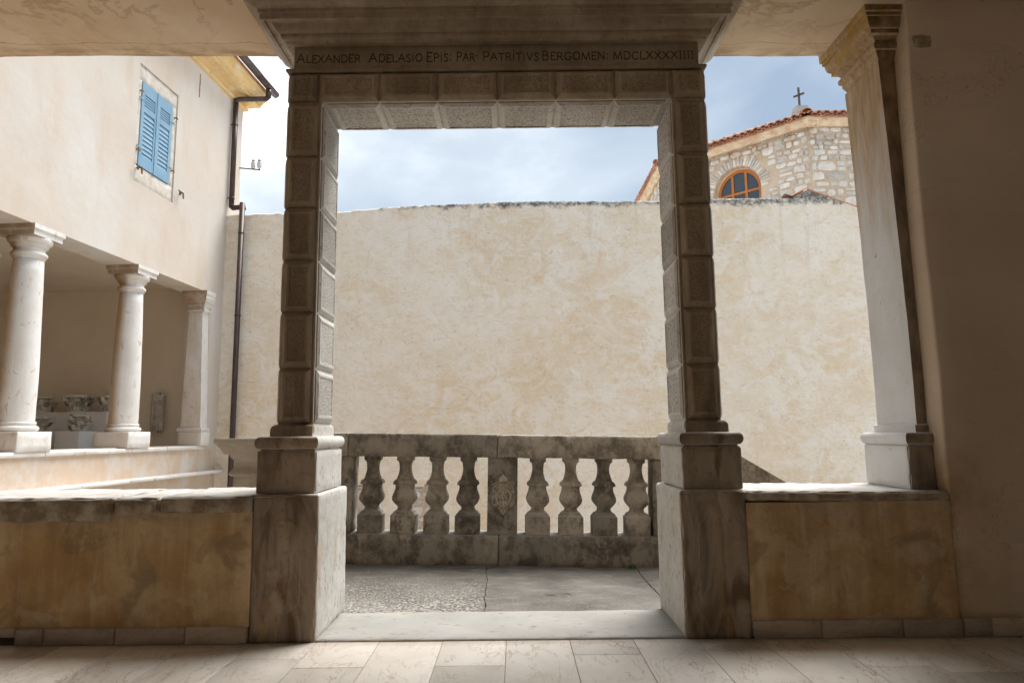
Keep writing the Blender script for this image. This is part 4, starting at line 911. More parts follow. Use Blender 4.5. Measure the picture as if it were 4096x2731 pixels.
for i, (a, b) in enumerate(zip([-0.3, 2.2, 4.1, 6.0, 7.3, 8.86, 10.35, 11.75], [2.2, 4.1, 6.0, 7.3, 8.86, 10.35, 11.75, 13.06])):
    block('sill_stone', (-0.56, a+0.002, 0.953), (0.035+0.006*(i % 2), b-0.002, 1.018+0.006*(i % 3)), 'column', pal, r=0.008, res=0.12, amp=0.003, chip=0.005, nscale=5, seed=100+i)
lg = [-0.9, 2.5, 5.0, 7.2, 9.4, 11.6, 13.95]
for i, (a, b) in enumerate(zip(lg[:-1], lg[1:])):
    block('ledge_stone', (-0.1, a+0.002, 0.478), (0.19, b-0.002, 0.535+0.003*(i % 2)), 'column', pal, r=0.006, res=0.15, amp=0.002, chip=0.004, nscale=5, seed=120+i)
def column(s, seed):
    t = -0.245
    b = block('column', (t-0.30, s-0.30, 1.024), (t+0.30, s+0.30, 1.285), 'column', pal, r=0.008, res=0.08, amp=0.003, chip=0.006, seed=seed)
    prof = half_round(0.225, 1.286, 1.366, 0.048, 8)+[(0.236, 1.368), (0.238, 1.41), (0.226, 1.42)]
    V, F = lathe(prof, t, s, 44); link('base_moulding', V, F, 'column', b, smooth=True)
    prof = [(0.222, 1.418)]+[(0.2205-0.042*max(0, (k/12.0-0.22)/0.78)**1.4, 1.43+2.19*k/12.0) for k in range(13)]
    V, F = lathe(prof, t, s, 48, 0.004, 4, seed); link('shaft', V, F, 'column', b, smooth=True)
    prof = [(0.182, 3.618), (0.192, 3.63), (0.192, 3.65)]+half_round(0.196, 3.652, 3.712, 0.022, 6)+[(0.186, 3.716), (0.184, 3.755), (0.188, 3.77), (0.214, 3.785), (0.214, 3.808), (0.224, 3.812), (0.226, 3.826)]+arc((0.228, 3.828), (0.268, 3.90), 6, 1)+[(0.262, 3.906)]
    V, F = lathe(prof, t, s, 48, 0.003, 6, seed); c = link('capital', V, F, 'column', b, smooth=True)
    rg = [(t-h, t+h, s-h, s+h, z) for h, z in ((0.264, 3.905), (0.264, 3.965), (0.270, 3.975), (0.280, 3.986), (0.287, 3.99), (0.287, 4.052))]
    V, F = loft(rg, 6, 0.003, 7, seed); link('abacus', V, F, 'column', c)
for i, s in enumerate((6.37, 8.63, 10.89)): column(s, 7+i)
# square half-pilaster at the end of the arcade
t0, t1, s0, s1 = -0.36, 0.045, 12.80, 13.06
b = block('half_pilaster', (t0-0.02, s0-0.05, 1.024), (t1+0.055, s1, 1.285), 'column', pal, r=0.008, res=0.08, amp=0.003, chip=0.006, seed=31)
rg = [(t0-p, t1+p, s0-p, s1, z) for p, z in half_round(0.015, 1.286, 1.366, 0.035, 8)]; V, F = loft(rg, 6, 0.002, 7, 2); link('base_moulding', V, F, 'column', b)
V, F = loft([(t0+0.0, t1, s0, s1, 1.366), (t0, t1, s0, s1, 1.41), (t0+0.012, t1-0.012, s0+0.012, s1, 1.42)]+[(t0+0.012+0.03*k/8, t1-0.012-0.075*k/8, s0+0.012+0.02*k/8, s1, 1.5+2.13*k/8) for k in range(9)], 6, 0.005, 5, 3); link('shaft', V, F, 'column', b)
cpp = [(-0.02, 3.63), (0.0, 3.64)]+half_round(0.0, 3.645, 3.70, 0.02, 6)+[(-0.01, 3.70), (0.0, 3.75), (0.03, 3.78), (0.03, 3.81)]+arc((0.035, 3.815), (0.075, 3.89), 5, 1)+[(0.085, 3.895), (0.085, 3.96), (0.10, 3.98), (0.105, 4.052)]
V, F = loft([(t0-p+0.035, t1+p-0.06, s0-p+0.03, s1+0.02, z) for p, z in cpp], 8, 0.003, 7, 5); link('capital', V, F, 'column', b)
# window surround and shutters
su = block('window_surround', (-0.20, W0+0.002, Z0_+0.002), (-0.022, W1-0.002, 5.715), 'winstone', pal, r=0.006, res=0.1, amp=0.003, chip=0.004, seed=1)
block('jamb', (-0.20, W0+0.002, 5.717), (-0.022, 10.478, 7.222), 'winstone', su, r=0.006, res=0.1, amp=0.003, chip=0.004, seed=2)
block('jamb', (-0.20, 11.392, 5.717), (-0.022, W1-0.002, 7.222), 'winstone', su, r=0.006, res=0.1, amp=0.003, chip=0.004, seed=3)
block('head', (-0.20, W0+0.002, 7.224), (-0.022, W1-0.002, Z1_-0.002), 'winstone', su, r=0.006, res=0.1, amp=0.003, chip=0.004, seed=4)
box('backing', (-0.30, 10.48, 5.717), (-0.21, 11.39, 7.222), 'interior', su)
def shutter(a, b, over):
    z0, z1 = 5.725, 7.212; ta, tb = -0.052, -0.006
    st = 0.075; P = [box_vf((ta, a, z0), (tb, a+st, z1)), box_vf((ta, b-st, z0), (tb, b, z1))]
    for (p, q) in ((z0, z0+0.19), (6.70, 6.80), (z1-0.20, z1)): P.append(box_vf((ta+0.001, a+st, p), (tb-0.001, b-st, q)))
    if over: P.append(box_vf((tb, b-0.03, z0-0.01), (tb+0.012, b+0.03, z1)))
    sh = link('shutter', *join(P), 'shutter', pal)
    for (p, q, k) in ((z0+0.19, 6.70, 10), (6.80, z1-0.20, 5)):
        for i in range(k):
            zc_ = p+(q-p)*(i+0.5)/k; hh = (q-p)/k*0.70
            V = [(tb-0.030, a+st-0.002, zc_+hh), (tb-0.003, a+st-0.002, zc_-hh), (tb-0.003, b-st+0.002, zc_-hh), (tb-0.030, b-st+0.002, zc_+hh)]
            V += [(x-0.010, y, z-0.004) for x, y, z in V]
            link('slat', V, [(0, 1, 2, 3), (7, 6, 5, 4), (0, 4, 5, 1), (1, 5, 6, 2), (2, 6, 7, 3), (3, 7, 4, 0)], 'shutter', sh)
    for z in (z0+0.30, z1-0.33):
        e = a if over else b; dr = -1 if over else 1
        V, F = join([box_vf((tb, min(e, e+dr*0.07), z), (tb+0.012, max(e, e+dr*0.07), z+0.03)), box_vf((tb, min(e, e-dr*0.10), z+0.005), (tb+0.008, max(e, e-dr*0.10), z+0.025))]); link('hinge', V, F, 'shutter', sh)
    return sh
shutter(10.482, 10.934, True); shutter(10.938, 11.388, False)
for (s, z) in ((10.43, 7.02), (10.44, 5.98), (11.46, 7.02), (11.45, 6.0)):
    V, F = tube([(-0.03, s, z), (0.035, s, z), (0.045, s, z-0.035)], 0.014, 8); link('hinge_pin', V, F, 'rust', su)
for (s, z) in ((10.40, 5.66), (11.66, 5.67)):
    V, F = join([tube([(-0.02, s+0.06, z), (0.09, s+0.06, z)], 0.010, 6), tube([(0.07, s-0.07, z+0.01), (0.07, s+0.08, z)], 0.012, 6), tube([(0.07, s-0.03, z), (0.075, s-0.03, z-0.07)], 0.014, 6)]); st_ = link('shutter_stay', V, F, 'iron', pal)
    V, F = tube([(0.075, s+0.07, z-0.01), (0.08, s+0.075, z-0.10)], 0.016, 8); link('stay_weight', V, F, 'rust', st_)
# bare strip of old plaster high on the wall
block('rust_streak', (-0.02, 12.21, 7.82), (0.004, 12.245, 8.31), 'rust', pal, r=0.002, res=0.03, amp=0.004, chip=0.002, nscale=20, seed=8)
# eaves
ep = [(-0.03, 8.40), (0.0, 8.425)]+half_round(0.005, 8.43, 8.53, 0.075, 8)+[(0.02, 8.535), (0.03, 8.56), (0.06, 8.60), (0.11, 8.615), (0.27, 8.62), (0.27, 8.685), (0.295, 8.69), (0.30, 8.72), (0.315, 8.75), (0.345, 8.79), (0.375, 8.83), (0.39, 8.88), (0.41, 8.89), (0.41, 8.95), (-0.5, 9.25)]
V, F = loft([(-8.0, 0.0+p, -2.0, 14.07+p, z) for p, z in ep], 40, 0.006, 3, 5); link('eaves', V, F, 'eave', pal)
V, F = loft([(-8.5, 0.43, -2.5, 14.50, 8.99), (-8.5, 0.43, -2.5, 14.50, 9.01), (-5, -3.5, 3, 10, 10.6)], 1); link('roof', V, F, 'tile', pal)
# gutter and downpipe
gt = thing('rain_gutter', 'brown metal gutter and drainpipe running down the corner of the palace', 'drainpipe', P0, ROT)
def halfpipe(y0, y1, x, z, r, seg=10):
    V, F = [], []
    for y in (y0, y1):
        for rr_ in (r, r-0.006):
            for i in range(seg+1):
                a = math.pi+math.pi*i/seg; V.append((x+rr_*math.cos(a), y, z+rr_*math.sin(a)))
    m = 2*(seg+1)
    for i in range(seg): F.append((i, i+1, m+i+1, m+i)); F.append((seg+1+i, m+seg+1+i, m+seg+2+i, seg+2+i)); F.append((i, seg+1+i, seg+2+i, i+1)); F.append((m+i, m+i+1, m+seg+2+i, m+seg+1+i))
    F.append((0, m, m+seg+1, seg+1)); F.append((seg, 2*seg+1, m+2*seg+1, m+seg))
    return V, F
gx, gz = 0.54, 9.03
for i, (a, b) in enumerate(((-2, 2), (2, 5.5), (5.5, 9.0), (9.0, 12.0), (12.0, 13.55), (13.55, 14.48))):
    V, F = halfpipe(a+0.002, b+0.02, gx, gz, 0.088+0.002*(i % 2)); link('gutter_length', V, F, 'pipe', gt, smooth=True)
V, F = tube([(gx, 14.50, gz-0.004), (gx, 14.505, gz-0.004)], 0.087, 16); 
V = [(x, y, min(z, gz)) for x, y, z in V]; link('end_cap', V, F, 'pipe', gt)
V, F = tube([(gx, 14.12, gz-0.06), (gx, 14.12, gz-0.27)], 0.062, 14); link('outlet', V, F, 'pipe', gt, smooth=True)
V, F = tube([(gx, 14.12, gz-0.20), (gx-0.02, 14.115, gz-0.28), (gx-0.05, 14.09, gz-0.32), (0.13, 13.60, 8.47), (0.09, 13.555, 8.43), (0.085, 13.55, 8.36)], 0.056, 14); link('swan_neck', V, F, 'pipe', gt, smooth=True)
V, F = tube([(0.08, 13.55, 8.44), (0.08, 13.55, 6.02)], 0.055, 16); link('downpipe', V, F, 'pipe', gt, smooth=True)
V, F = tube([(0.08, 13.55, 6.08), (0.085, 13.552, 6.03), (0.11, 13.56, 6.005), (0.34, 13.50, 6.00), (0.37, 13.485, 5.99), (0.385, 13.48, 5.93)], 0.055, 14); link('elbow', V, F, 'pipe', gt, smooth=True)
V, F = tube([(0.385, 13.42, 6.06), (0.385, 13.42, -3.2)], 0.055, 16); link('downpipe', V, F, 'pipe', gt, smooth=True)
for (x, y, z) in ((0.08, 13.55, 7.86), (0.08, 13.55, 6.22), (0.385, 13.42, 5.4), (0.385, 13.42, 3.66), (0.385, 13.42, 1.58)):
    V, F = join([tube([(x, y, z-0.018), (x, y, z+0.018)], 0.062, 16), tube([(x-0.05, y-0.02, z), (x-0.09 if x < 0.2 else x, y-0.02 if x < 0.2 else y+0.12, z)], 0.012, 6)]); link('pipe_bracket', V, F, 'pipe', gt, smooth=True)
# insulators on an iron arm
ins = thing('insulator_arm', 'iron bracket with two white porcelain insulators sticking out of the palace corner', 'insulator', P0, ROT)
V, F = join([tube([(-0.05, 14.0, 7.08), (0.46, 14.02, 7.02)], 0.014, 6), tube([(0.30, 14.014, 7.035), (0.30, 14.014, 7.12)], 0.012, 6), tube([(0.44, 14.02, 7.02), (0.44, 14.02, 7.12)], 0.012, 6)]); link('arm', V, F, 'iron', ins)
for x in (0.30, 0.44):
    V, F = lathe([(0.03, 7.06), (0.045, 7.07), (0.05, 7.10), (0.05, 7.16), (0.043, 7.17), (0.05, 7.18), (0.04, 7.20), (0.022, 7.21), (0.022, 7.225), (0.034, 7.235), (0.028, 7.26), (0.01, 7.27)], x, 14.018, 16); q = link('insulator', V, F, 'porcelain', ins, smooth=True)
    V, F = tube([(x-0.035, 14.018, 7.222), (x, 13.98, 7.222), (x+0.04, 14.018, 7.225), (x+0.09, 14.05, 7.19)], 0.005, 5); link('wire_tie', V, F, 'iron', q)

# ------------------------------------------------ exhibits inside the arcade (palace frame)
Mp = Matrix.Translation(P0) @ Matrix.Rotation(ROT, 4, 'Z')
def W(t, s, z): return tuple(Mp @ Vector((t, s, z)))
sh = thing('display_shelf', 'long white display shelf against the far wall of the arcade', 'shelf', W(-2.9, 13.2, 0.02), ROT)
box('front_board', (-1.6, -0.30, 0.0), (0.97, -0.27, 1.655), 'board', sh); box('end_board', (0.94, -0.269, 0.0), (0.97, 0.38, 1.655), 'board', sh); box('end_board', (-1.6, -0.269, 0.0), (-1.57, 0.38, 1.655), 'board', sh); box('top_board', (-1.62, -0.31, 1.6555), (0.99, 0.39, 1.685), 'board', sh)
def plinth(t, s, w_, d_, h, label):
    p = thing('display_plinth', label, 'plinth', W(t, s, 0.02), ROT, 'white plinths under the stone capitals')
    block('body', (-w_/2, -d_/2, 0), (w_/2, d_/2, h), 'board', p, r=0.004, res=0.3, amp=0.0, chip=0.0); return p
plinth(-2.12, 12.35, 0.46, 0.50, 1.30, 'white display plinth between the two round columns')
plinth(-2.74, 12.35, 0.46, 0.50, 1.30, 'white display plinth half hidden behind the nearest round column')
def capital_piece(t, s, z, h, rb, rt, label, seed, rotz=0.0, leaves=8, volutes=True, broken=0.0):
    k = thing('carved_capital', label, 'stone capital', W(t, s, z), ROT+rotz, 'antique capitals shown in the arcade'); rr = random.Random(seed)
    prof = [(rb*0.98, 0.0), (rb*1.02, h*0.08), (rb*0.97, h*0.14)]+[(rb*0.97+(rt*0.72-rb*0.97)*(q/8.0)**2.2, h*(0.14+0.70*q/8.0)) for q in range(9)]
    V, F = lathe(prof, 0, 0, 20, 0.02*h/0.3, 14, seed); link('bell', V, F, 'fragment', k)
    ab = []
    for e in range(4):
        for q in range(6):
            a = math.pi/4+e*math.pi/2+q/6*math.pi/2; c0 = 0.30*math.sin(q/6*math.pi); ab.append((rt*(1.28-c0*0.95)*math.cos(a)*(1-broken*(e == 2)*0.35), rt*(1.28-c0*0.95)*math.sin(a)*(1-broken*(e == 1)*0.4)))
    V, F = prism(ab, lambda u, v, d: (u+0.01*nz3((u, v, d), 20, seed), v, d), h*0.86, h); link('abacus', V, F, 'fragment', k)
    for row, (nL, zz, hh, ro) in enumerate(((leaves, 0.10, 0.36, 1.04), (leaves, 0.34, 0.36, 1.12))):
        for q in range(nL):
            a = 2*math.pi*(q+0.5*row)/nL; w_ = rb*0.44; V, F = [], []
            for st in range(6):
                u = st/5; r_ = rb*ro+rb*(0.10+0.30*row*0.6)*u+(rb*0.34*max(0, u-0.6)/0.4); zt = h*(zz+hh*(u if u < 0.85 else 0.85-(u-0.85)*0.8)); ww = w_*(0.75+0.6*math.sin(min(u*1.1, 1)*math.pi))*0.5*(1-0.5*max(0, u-0.7)/0.3)
                for sd_ in (-1, 0, 1):
                    rad = r_+(0.025*rb/0.2 if sd_ == 0 else -0.01)+rr.uniform(-.008, .008)
                    V.append((rad*math.cos(a)-sd_*ww*math.sin(a), rad*math.sin(a)+sd_*ww*math.cos(a), zt))
            for st in range(5):
                for c in range(2): F.append((st*3+c, st*3+c+1, st*3+c+4, st*3+c+3))
            n0 = len(V); V += [(x*0.86, y*0.86, z_) for x, y, z_ in V]; F += [tuple(reversed([i+n0 for i in f])) for f in F]
            link('leaf', V, F, 'fragment', k)
    if volutes:
        for e in range(4):
            a = math.pi/4+e*math.pi/2
            pts = [(rt*(0.62+0.50*u)*math.cos(a), rt*(0.62+0.50*u)*math.sin(a), h*(0.50+0.34*u)) for u in (0, .3, .6, .85, 1)]
            pts += [(rt*(1.17)*math.cos(a), rt*1.17*math.sin(a), h*0.76), (rt*1.10*math.cos(a), rt*1.10*math.sin(a), h*0.70), (rt*1.02*math.cos(a), rt*1.02*math.sin(a), h*0.74)]
            V, F = tube(pts, 0.032*h/0.3, 6); link('volute', V, F, 'fragment', k)
ZS = 1.706
capital_piece(-2.70, 13.12, ZS, 0.335, 0.165, 0.245, 'broad leafy stone capital in the middle of the white shelf', 3, 0.25)
capital_piece(-3.45, 13.12, ZS, 0.325, 0.175, 0.185, 'grey squat stone capital on the shelf beside the nearest round column', 5, 0.6, volutes=False)
capital_piece(-2.06, 13.12, ZS, 0.315, 0.12, 0.205, 'small stone capital on the shelf partly hidden by the second column', 8, 0.9, 6, True, 1.0)
capital_piece(-2.10, 12.38, 1.322, 0.315, 0.15, 0.17, 'broken stone capital standing on the plinth between the columns', 11, 0.5, 6, True, 1.0)
capital_piece(-2.93, 12.38, 1.322, 0.275, 0.16, 0.225, 'worn flaring stone capital on the plinth behind the nearest column', 14, 0.15, 6, False, 0.6)
# carved pilaster fragment on the end wall
fg = thing('carved_fragment', 'tall narrow carved marble slab fixed to the end wall of the arcade', 'stone slab', W(-1.245, 13.50, 1.31), ROT+0.72)
block('slab', (-0.13, -0.10, 0.0), (0.10, 0.06, 0.76), 'fragment', fg, r=0.008, res=0.05, amp=0.003, chip=0.008, seed=2)
for (a, b, c, d) in ((-0.11, -0.095, 0.0, 0.60), (-0.075, -0.062, 0.0, 0.57), (-0.04, -0.03, 0.0, 0.54)):
    V, F = join([box_vf((a, -0.118, c), (b, -0.098, d)), box_vf((a, -0.118, d), (0.08, -0.098, d+0.014))]); link('fillet', V, F, 'fragment', fg)
V, F = join([tube([(0.02, 0.12, 0.775), (0.0, -0.11, 0.775), (0.0, -0.112, 0.74)], 0.010, 6), tube([(0.02, 0.12, -0.012), (0.0, -0.11, -0.012), (0.0, -0.112, 0.02)], 0.010, 6)]); link('bracket', V, F, 'iron', fg)
# lamp under the arcade ceiling
lp = thing('ceiling_lamp', 'white round lamp under the arcade ceiling at the left edge', 'lamp', W(-1.42, 9.1, 3.86), ROT)
V, F = lathe([(0.05, -0.10), (0.17, -0.085), (0.24, -0.04), (0.25, 0.0)], 0, 0, 28); link('diffuser', V, F, 'lamp', lp, smooth=True)
V, F = lathe([(0.26, 0.0), (0.265, 0.03), (0.10, 0.045), (0.03, 0.06), (0.02, 0.44)], 0, 0, 28); link('fitting', V, F, 'lamp', lp, smooth=True)

# ================================================================== OCTAGONAL BAPTISTERY
BC = Vector((9.93, 17.92, 0)); AP = 5.25; HW = AP*math.tan(math.pi/8)
bt = thing('octagonal_church', 'octagonal rubble stone church with red tile roof rising behind the courtyard wall', 'church', (BC.x, BC.y, -3.3))
def octring(ap, z, seg=1):
    r_ = ap/math.cos(math.pi/8); c = [(r_*math.cos(R(22.5+45*k)), r_*math.sin(R(22.5+45*k))) for k in range(8)]; out = []
    for k in range(8):
        a, b = c[k], c[(k+1) % 8]
        for i in range(seg): out.append((a[0]+(b[0]-a[0])*i/seg, a[1]+(b[1]-a[1])*i/seg, z+3.3))
    return out
def octloft(rings, seg=1, amp=0.0, seed=0):
    V, F = [], []; m = 8*seg
    for ap, z in rings:
        for p in octring(ap, z, seg):
            k = 1+amp*nz3(p, 3, seed)/5.0; V.append((p[0]*k, p[1]*k, p[2]+amp*0.5*nz3(p, 4, seed+2)))
    for q in range(len(rings)-1):
        for i in range(m): F.append((q*m+i, q*m+(i+1) % m, (q+1)*m+(i+1) % m, (q+1)*m+i))
    return V, F
def facet_fn(k):
    """facet whose outward normal points to angle 45*k degrees; (u along, z, h outward)"""
    a = R(45*k); nx, ny = math.cos(a), math.sin(a); ex, ey = -ny, nx
    return lambda u, z, h: (nx*(AP+h)+ex*u, ny*(AP+h)+ey*u, z+3.3)
WU, WZ, WR = 0.14, 7.80, 0.70     # window centre and radius on the slanting facet (k = 5)
ZT = 9.0
for k in range(8):
    fn = facet_fn(k)
    if k != 5: V = [fn(-HW, -3.3, 0), fn(HW, -3.3, 0), fn(HW, ZT, 0), fn(-HW, ZT, 0)]; F = [(0, 1, 2, 3)]
    else:
        us = [-HW]+frange(WU-WR, WU+WR, 0.05)+[HW]; V, F = [], []
        def at(u): return math.sqrt(max(0, WR*WR-(u-WU)**2))+WZ+0.018*math.sin(u*40)
        for a, b in zip(us[:-1], us[1:]):
            i = len(V)
            if a < WU-WR-1e-6 or b > WU+WR+1e-6: V += [fn(a, -3.3, 0), fn(b, -3.3, 0), fn(b, ZT, 0), fn(a, ZT, 0)]; F.append((i, i+1, i+2, i+3))
            else:
                V += [fn(a, at(a), 0), fn(b, at(b), 0), fn(b, ZT, 0), fn(a, ZT, 0), fn(a, at(a), -0.35), fn(b, at(b), -0.35), fn(a, -3.3, 0), fn(b, -3.3, 0), fn(b, 6.7, 0), fn(a, 6.7, 0), fn(a, 6.7, -0.35), fn(b, 6.7, -0.35)]
                F += [(i, i+1, i+2, i+3), (i, i+4, i+5, i+1), (i+6, i+7, i+8, i+9), (i+9, i+8, i+11, i+10)]
        i = len(V)
        for u in (WU-WR, WU+WR): V += [fn(u, 6.7, 0), fn(u, WZ, 0), fn(u, WZ, -0.35), fn(u, 6.7, -0.35)]
        F += [(i, i+1, i+2, i+3), (i+4, i+7, i+6, i+5)]
    link('wall_facet', V, F, 'mortar', bt)
stones = []
def ok5(u, v, hu, hv):
    d = math.hypot(max(0, abs(u-WU)-hu*0.8), max(0, v-WZ)); 
    if v > WZ-0.1: return math.hypot(abs(u-WU)-min(hu, abs(u-WU)), v-WZ) > WR+0.30
    return abs(u-WU)-hu > WR+0.01
for k, (ua, ub), sd_ in ((5, (-HW, HW), 3), (6, (-HW, HW), 5), (4, (-HW, HW), 9)):
    rr = random.Random(sd_); fn = facet_fn(k)
    cells = rubble(ua+0.01, ub-0.01, 6.15 if k != 4 else 6.9, 8.97, rr, ok5 if k == 5 else (lambda *a: True), 0.12, 0.30)
    for c in cells:
        vf = stone_vf(*c, rr, fn, 0.045, 0.009); vis = (c[1]-c[0])*(c[3]-c[2])*(2.0 if (k == 5 and c[3] > 6.9) or (k == 6 and c[0] < -0.7 and c[3] > 6.7) else 1.0 if k != 4 else 0.5)
        stones.append((vis, vf))
rr = random.Random(77); fn5 = facet_fn(5)
a = R(-4)
while a < R(184):
    da = rr.uniform(0.075, 0.14); r0_, r1_ = WR+0.01, WR+rr.uniform(0.16, 0.33); m_ = a+da/2; pts = []
    V, F = [], []
    quad = [(r0_, a+0.012), (r0_, a+da-0.012), (r1_, a+da-0.018), (r1_, a+0.018)]
    for h, sc_ in ((-0.03, 1.0), (0.010, 1.0), (0.024, 0.82)):
        cr_ = (r0_+r1_)/2
        for (q, t) in quad:
            q2, t2 = cr_+(q-cr_)*sc_, m_+(t-m_)*sc_; V.append(fn5(WU+q2*math.cos(t2), WZ+q2*math.sin(t2), h+rr.uniform(-.008, .008)))
    for q in range(2):
        for i in range(4): F.append((q*4+i, q*4+(i+1) % 4, q*4+4+(i+1) % 4, q*4+4+i))
    F.append((8, 9, 10, 11)); stones.append((9.0, (V, F))); a += da
stones.sort(key=lambda s: -s[0])
for v_, (V, F) in stones[:290]: link('stone', V, F, 'rubble', bt)
if len(stones) > 290: tag(link('small_stones', *join([s[1] for s in stones[290:]]), 'rubble', bt), kind='stuff')
# cornice, roof, tiles
V, F = octloft([(5.24, 8.985), (5.31, 8.99), (5.33, 9.01), (5.345, 9.03), (5.38, 9.07), (5.40, 9.075), (5.42, 9.13), (5.47, 9.155), (5.2, 9.2)], 16, 0.03, 4); link('cornice', V, F, 'cornice', bt)
RZ0, RZ1, RAP = 9.17, 11.70, 5.45
V, F = octloft([(RAP+0.01, RZ0-0.03), (RAP+0.01, RZ0+0.035), (0.05, RZ1+0.045)], 1); roof = link('roof', V, F, 'tile', bt)
sl_ = math.atan2(RZ1-RZ0, RAP)
def tile_mesh(convex, length=0.50, r0_=0.085, r1_=0.068, th_=0.014):
    V, F = [], []; seg = 8; rows = [(0.0, r0_), (length, r1_)]
    for (y, r_) in rows:
        for q in (r_, r_-th_):
            for i in range(seg+1):
                t = math.pi*i/seg; V.append((q*math.cos(t), y, (q*math.sin(t) if convex else -q*math.sin(t))*0.85))
    m = 2*(seg+1)
    for i in range(seg): F += [(i, i+1, m+i+1, m+i), (seg+1+i, m+seg+1+i, m+seg+2+i, seg+2+i), (i, seg+1+i, seg+2+i, i+1), (m+i, m+i+1, m+seg+2+i, m+seg+1+i)]
    return V, F
tm = {}
for nm, cvx in (('cover', True), ('pan', False)):
    V, F = tile_mesh(cvx); me = bpy.data.meshes.new('tile'); me.from_pydata(V, [], F); me.materials.append(MAT['tile'])
    for p in me.polygons: p.use_smooth = True
    tm[nm] = me
ntile = 0
def add_tile(me, k, u, along, lift):
    global ntile
    a = R(45*k); nx, ny = math.cos(a), math.sin(a); ex, ey = -ny, nx
    ap = RAP+0.06-along*math.cos(sl_); z = RZ0+along*math.sin(sl_)+lift
    o = bpy.data.objects.new('tile', me); COL.objects.link(o); o.parent = roof
    o.matrix_local = Matrix.Translation((nx*ap+ex*u, ny*ap+ey*u, z+3.3)) @ Matrix(((ex, -nx*math.cos(sl_), nx*math.sin(sl_), 0), (ey, -ny*math.cos(sl_), ny*math.sin(sl_), 0), (0, math.sin(sl_), math.cos(sl_), 0), (0, 0, 0, 1))); ntile += 1
rr = random.Random(5)
for k in (5, 6, 4):
    half = (RAP+0.04)*math.tan(math.pi/8); n_ = int(2*half/0.205)
    for row in range(2):
        for i in range(n_):
            u = -half+0.10+i*0.205+rr.uniform(-.008, .008); lim = (RAP-row*0.42)*math.tan(math.pi/8)-0.05
            if abs(u) < lim: add_tile(tm['cover'], k, u, row*0.42+rr.uniform(-.012, .012), 0.075)
            if abs(u+0.1025) < lim: add_tile(tm['pan'], k, u+0.1025, row*0.42-0.02+rr.uniform(-.012, .012), 0.075)
# hip tiles
for va in (22.5+180, 22.5+225):
    a = R(va); rv = (RAP+0.02)/math.cos(math.pi/8); hs = math.atan2(RZ1-RZ0, rv)
    V, F = tile_mesh(True, 0.55, 0.135, 0.11, 0.016); me = bpy.data.meshes.new('hip_tile'); me.from_pydata(V, [], F); me.materials.append(MAT['tile'])
    for i in range(11):
        d = i*0.48; rad = rv+0.04-d*math.cos(hs); z = RZ0+0.10+d*math.sin(hs); c_, s_ = math.cos(a), math.sin(a)
        o = bpy.data.objects.new('hip_tile', me); COL.objects.link(o); o.parent = roof
        o.matrix_local = Matrix.Translation((c_*rad, s_*rad, z+3.3)) @ Matrix(((-s_, -c_*math.cos(hs), c_*math.sin(hs), 0), (c_, -s_*math.cos(hs), s_*math.sin(hs), 0), (0, math.sin(hs), math.cos(hs), 0), (0, 0, 0, 1)))
# arched window
fh = -0.16
def arcpts(r_, n=24): return [(WU+r_*math.cos(math.pi*i/n), WZ+r_*math.sin(math.pi*i/n)) for i in range(n+1)]
ro, ri = 0.645, 0.565
V, F = [], []; oa = [(WU+ro, 6.75)]+arcpts(ro)+[(WU-ro, 6.75)]; ia = [(WU+ri, 6.80)]+arcpts(ri)+[(WU-ri, 6.80)]
for h in (fh, fh-0.07):
    V += [fn5(u, z, h) for u, z in oa]; V += [fn5(u, z, h) for u, z in ia]
m = len(oa)
for i in range(m-1): F += [(i, i+1, m+i+1, m+i), (2*m+i, 3*m+i, 3*m+i+1, 2*m+i+1), (m+i, m+i+1, 3*m+i+1, 3*m+i), (i, 2*m+i, 2*m+i+1, i+1)]
wf = link('window', V, F, 'wood', bt)
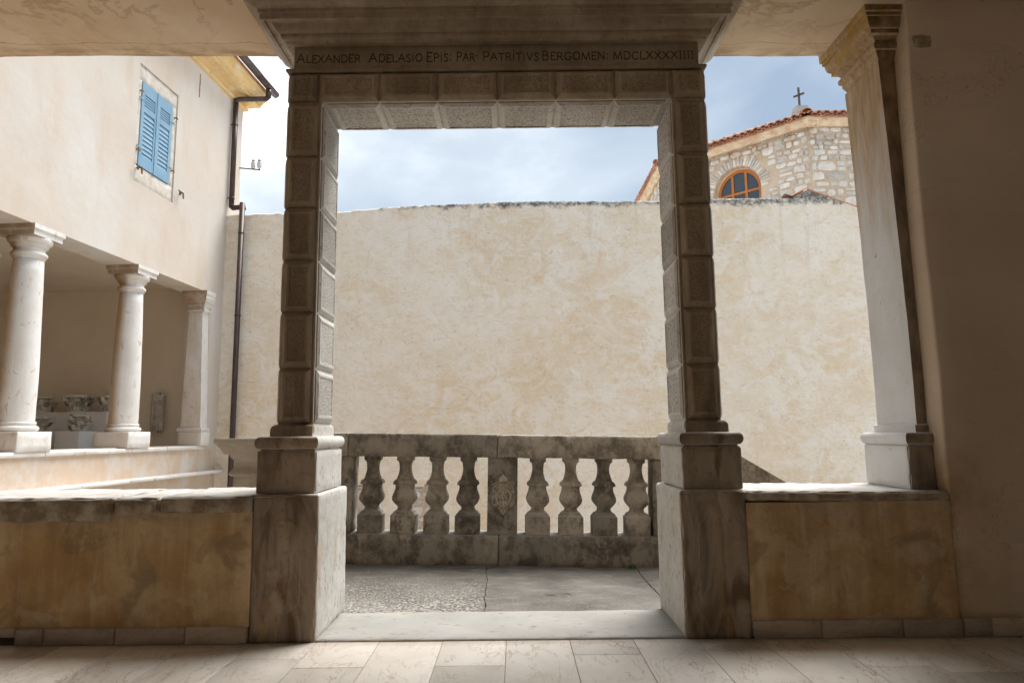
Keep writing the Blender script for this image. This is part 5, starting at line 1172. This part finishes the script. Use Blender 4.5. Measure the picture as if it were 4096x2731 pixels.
# plaster reveal ring between masonry and wood
V, F = [], []; oa2 = [(WU+WR+0.03, 6.7)]+arcpts(WR+0.03)+[(WU-WR-0.03, 6.7)]; ia2 = [(WU+ro-0.004, 6.7)]+arcpts(ro-0.004)+[(WU-ro+0.004, 6.7)]
V = [fn5(u, z, fh-0.01) for u, z in oa2]+[fn5(u, z, fh-0.01) for u, z in ia2]; m2 = len(oa2)
for i in range(m2-1): F.append((i, i+1, m2+i+1, m2+i))
link('reveal', V, F, 'cornice', wf)
def bar(u0, u1, z0, z1, d=0.0):
    V = [fn5(u, z, h) for h in (fh-0.008+d, fh-0.055) for u, z in ((u0, z0), (u1, z0), (u1, z1), (u0, z1))]
    return V, [(0, 1, 2, 3), (7, 6, 5, 4), (0, 4, 5, 1), (1, 5, 6, 2), (2, 6, 7, 3), (3, 7, 4, 0)]
mu = (WU-0.20, WU+0.20)
for u in mu: link('mullion', *bar(u-0.034, u+0.034, 6.8, WZ+math.sqrt(ri*ri-0.20**2)+0.01, 0.003), 'wood', wf)
TZ = 7.78
for zb in (TZ, 7.22): link('transom', *bar(WU-ri-0.005, WU+ri+0.005, zb-0.032, zb+0.032), 'wood', wf)
cols = ((WU-ri, mu[0]-0.034), (mu[0]+0.034, mu[1]-0.034), (mu[1]+0.034, WU+ri))
for (a, b) in cols:
    top = [(u, WZ+math.sqrt(max(0.0, (ri+0.01)**2-(u-WU)**2))) for u in frange(a, b, 0.04)]
    for loop in ([(a, TZ+0.03), (b, TZ+0.03)]+list(reversed(top)), [(a, 7.25), (b, 7.25), (b, TZ-0.03), (a, TZ-0.03)], [(a, 6.80), (b, 6.80), (b, 7.19), (a, 7.19)]):
        V = [fn5(u, z, fh-0.035) for u, z in loop]; link('pane', V, [tuple(range(len(V)))], 'glass', wf)
# cross on the apex
cb = Vector((0, 0, RZ1+3.3))
pdm = loft([(-0.22, 0.22, -0.22, 0.22, cb.z-0.15), (-0.20, 0.20, -0.20, 0.20, cb.z+0.40), (-0.13, 0.13, -0.13, 0.13, cb.z+0.43)], 1)
cr_o = link('cross_pedestal', *pdm, 'concrete', bt)
def rotq(V, a): return [(x*math.cos(a)-y*math.sin(a), x*math.sin(a)+y*math.cos(a), z) for x, y, z in V]
V, F = box_vf((-0.028, -0.028, cb.z+0.42), (0.028, 0.028, cb.z+1.14)); V2, F2 = box_vf((-0.185, -0.022, cb.z+0.84), (0.185, 0.022, cb.z+0.90))
V2 = [(x, y, z+(0.0)) for x, y, z in V2]
link('cross', *join([(rotq(V, R(40)), F), (rotq(V2, R(-48)), F2)]), 'iron', cr_o)
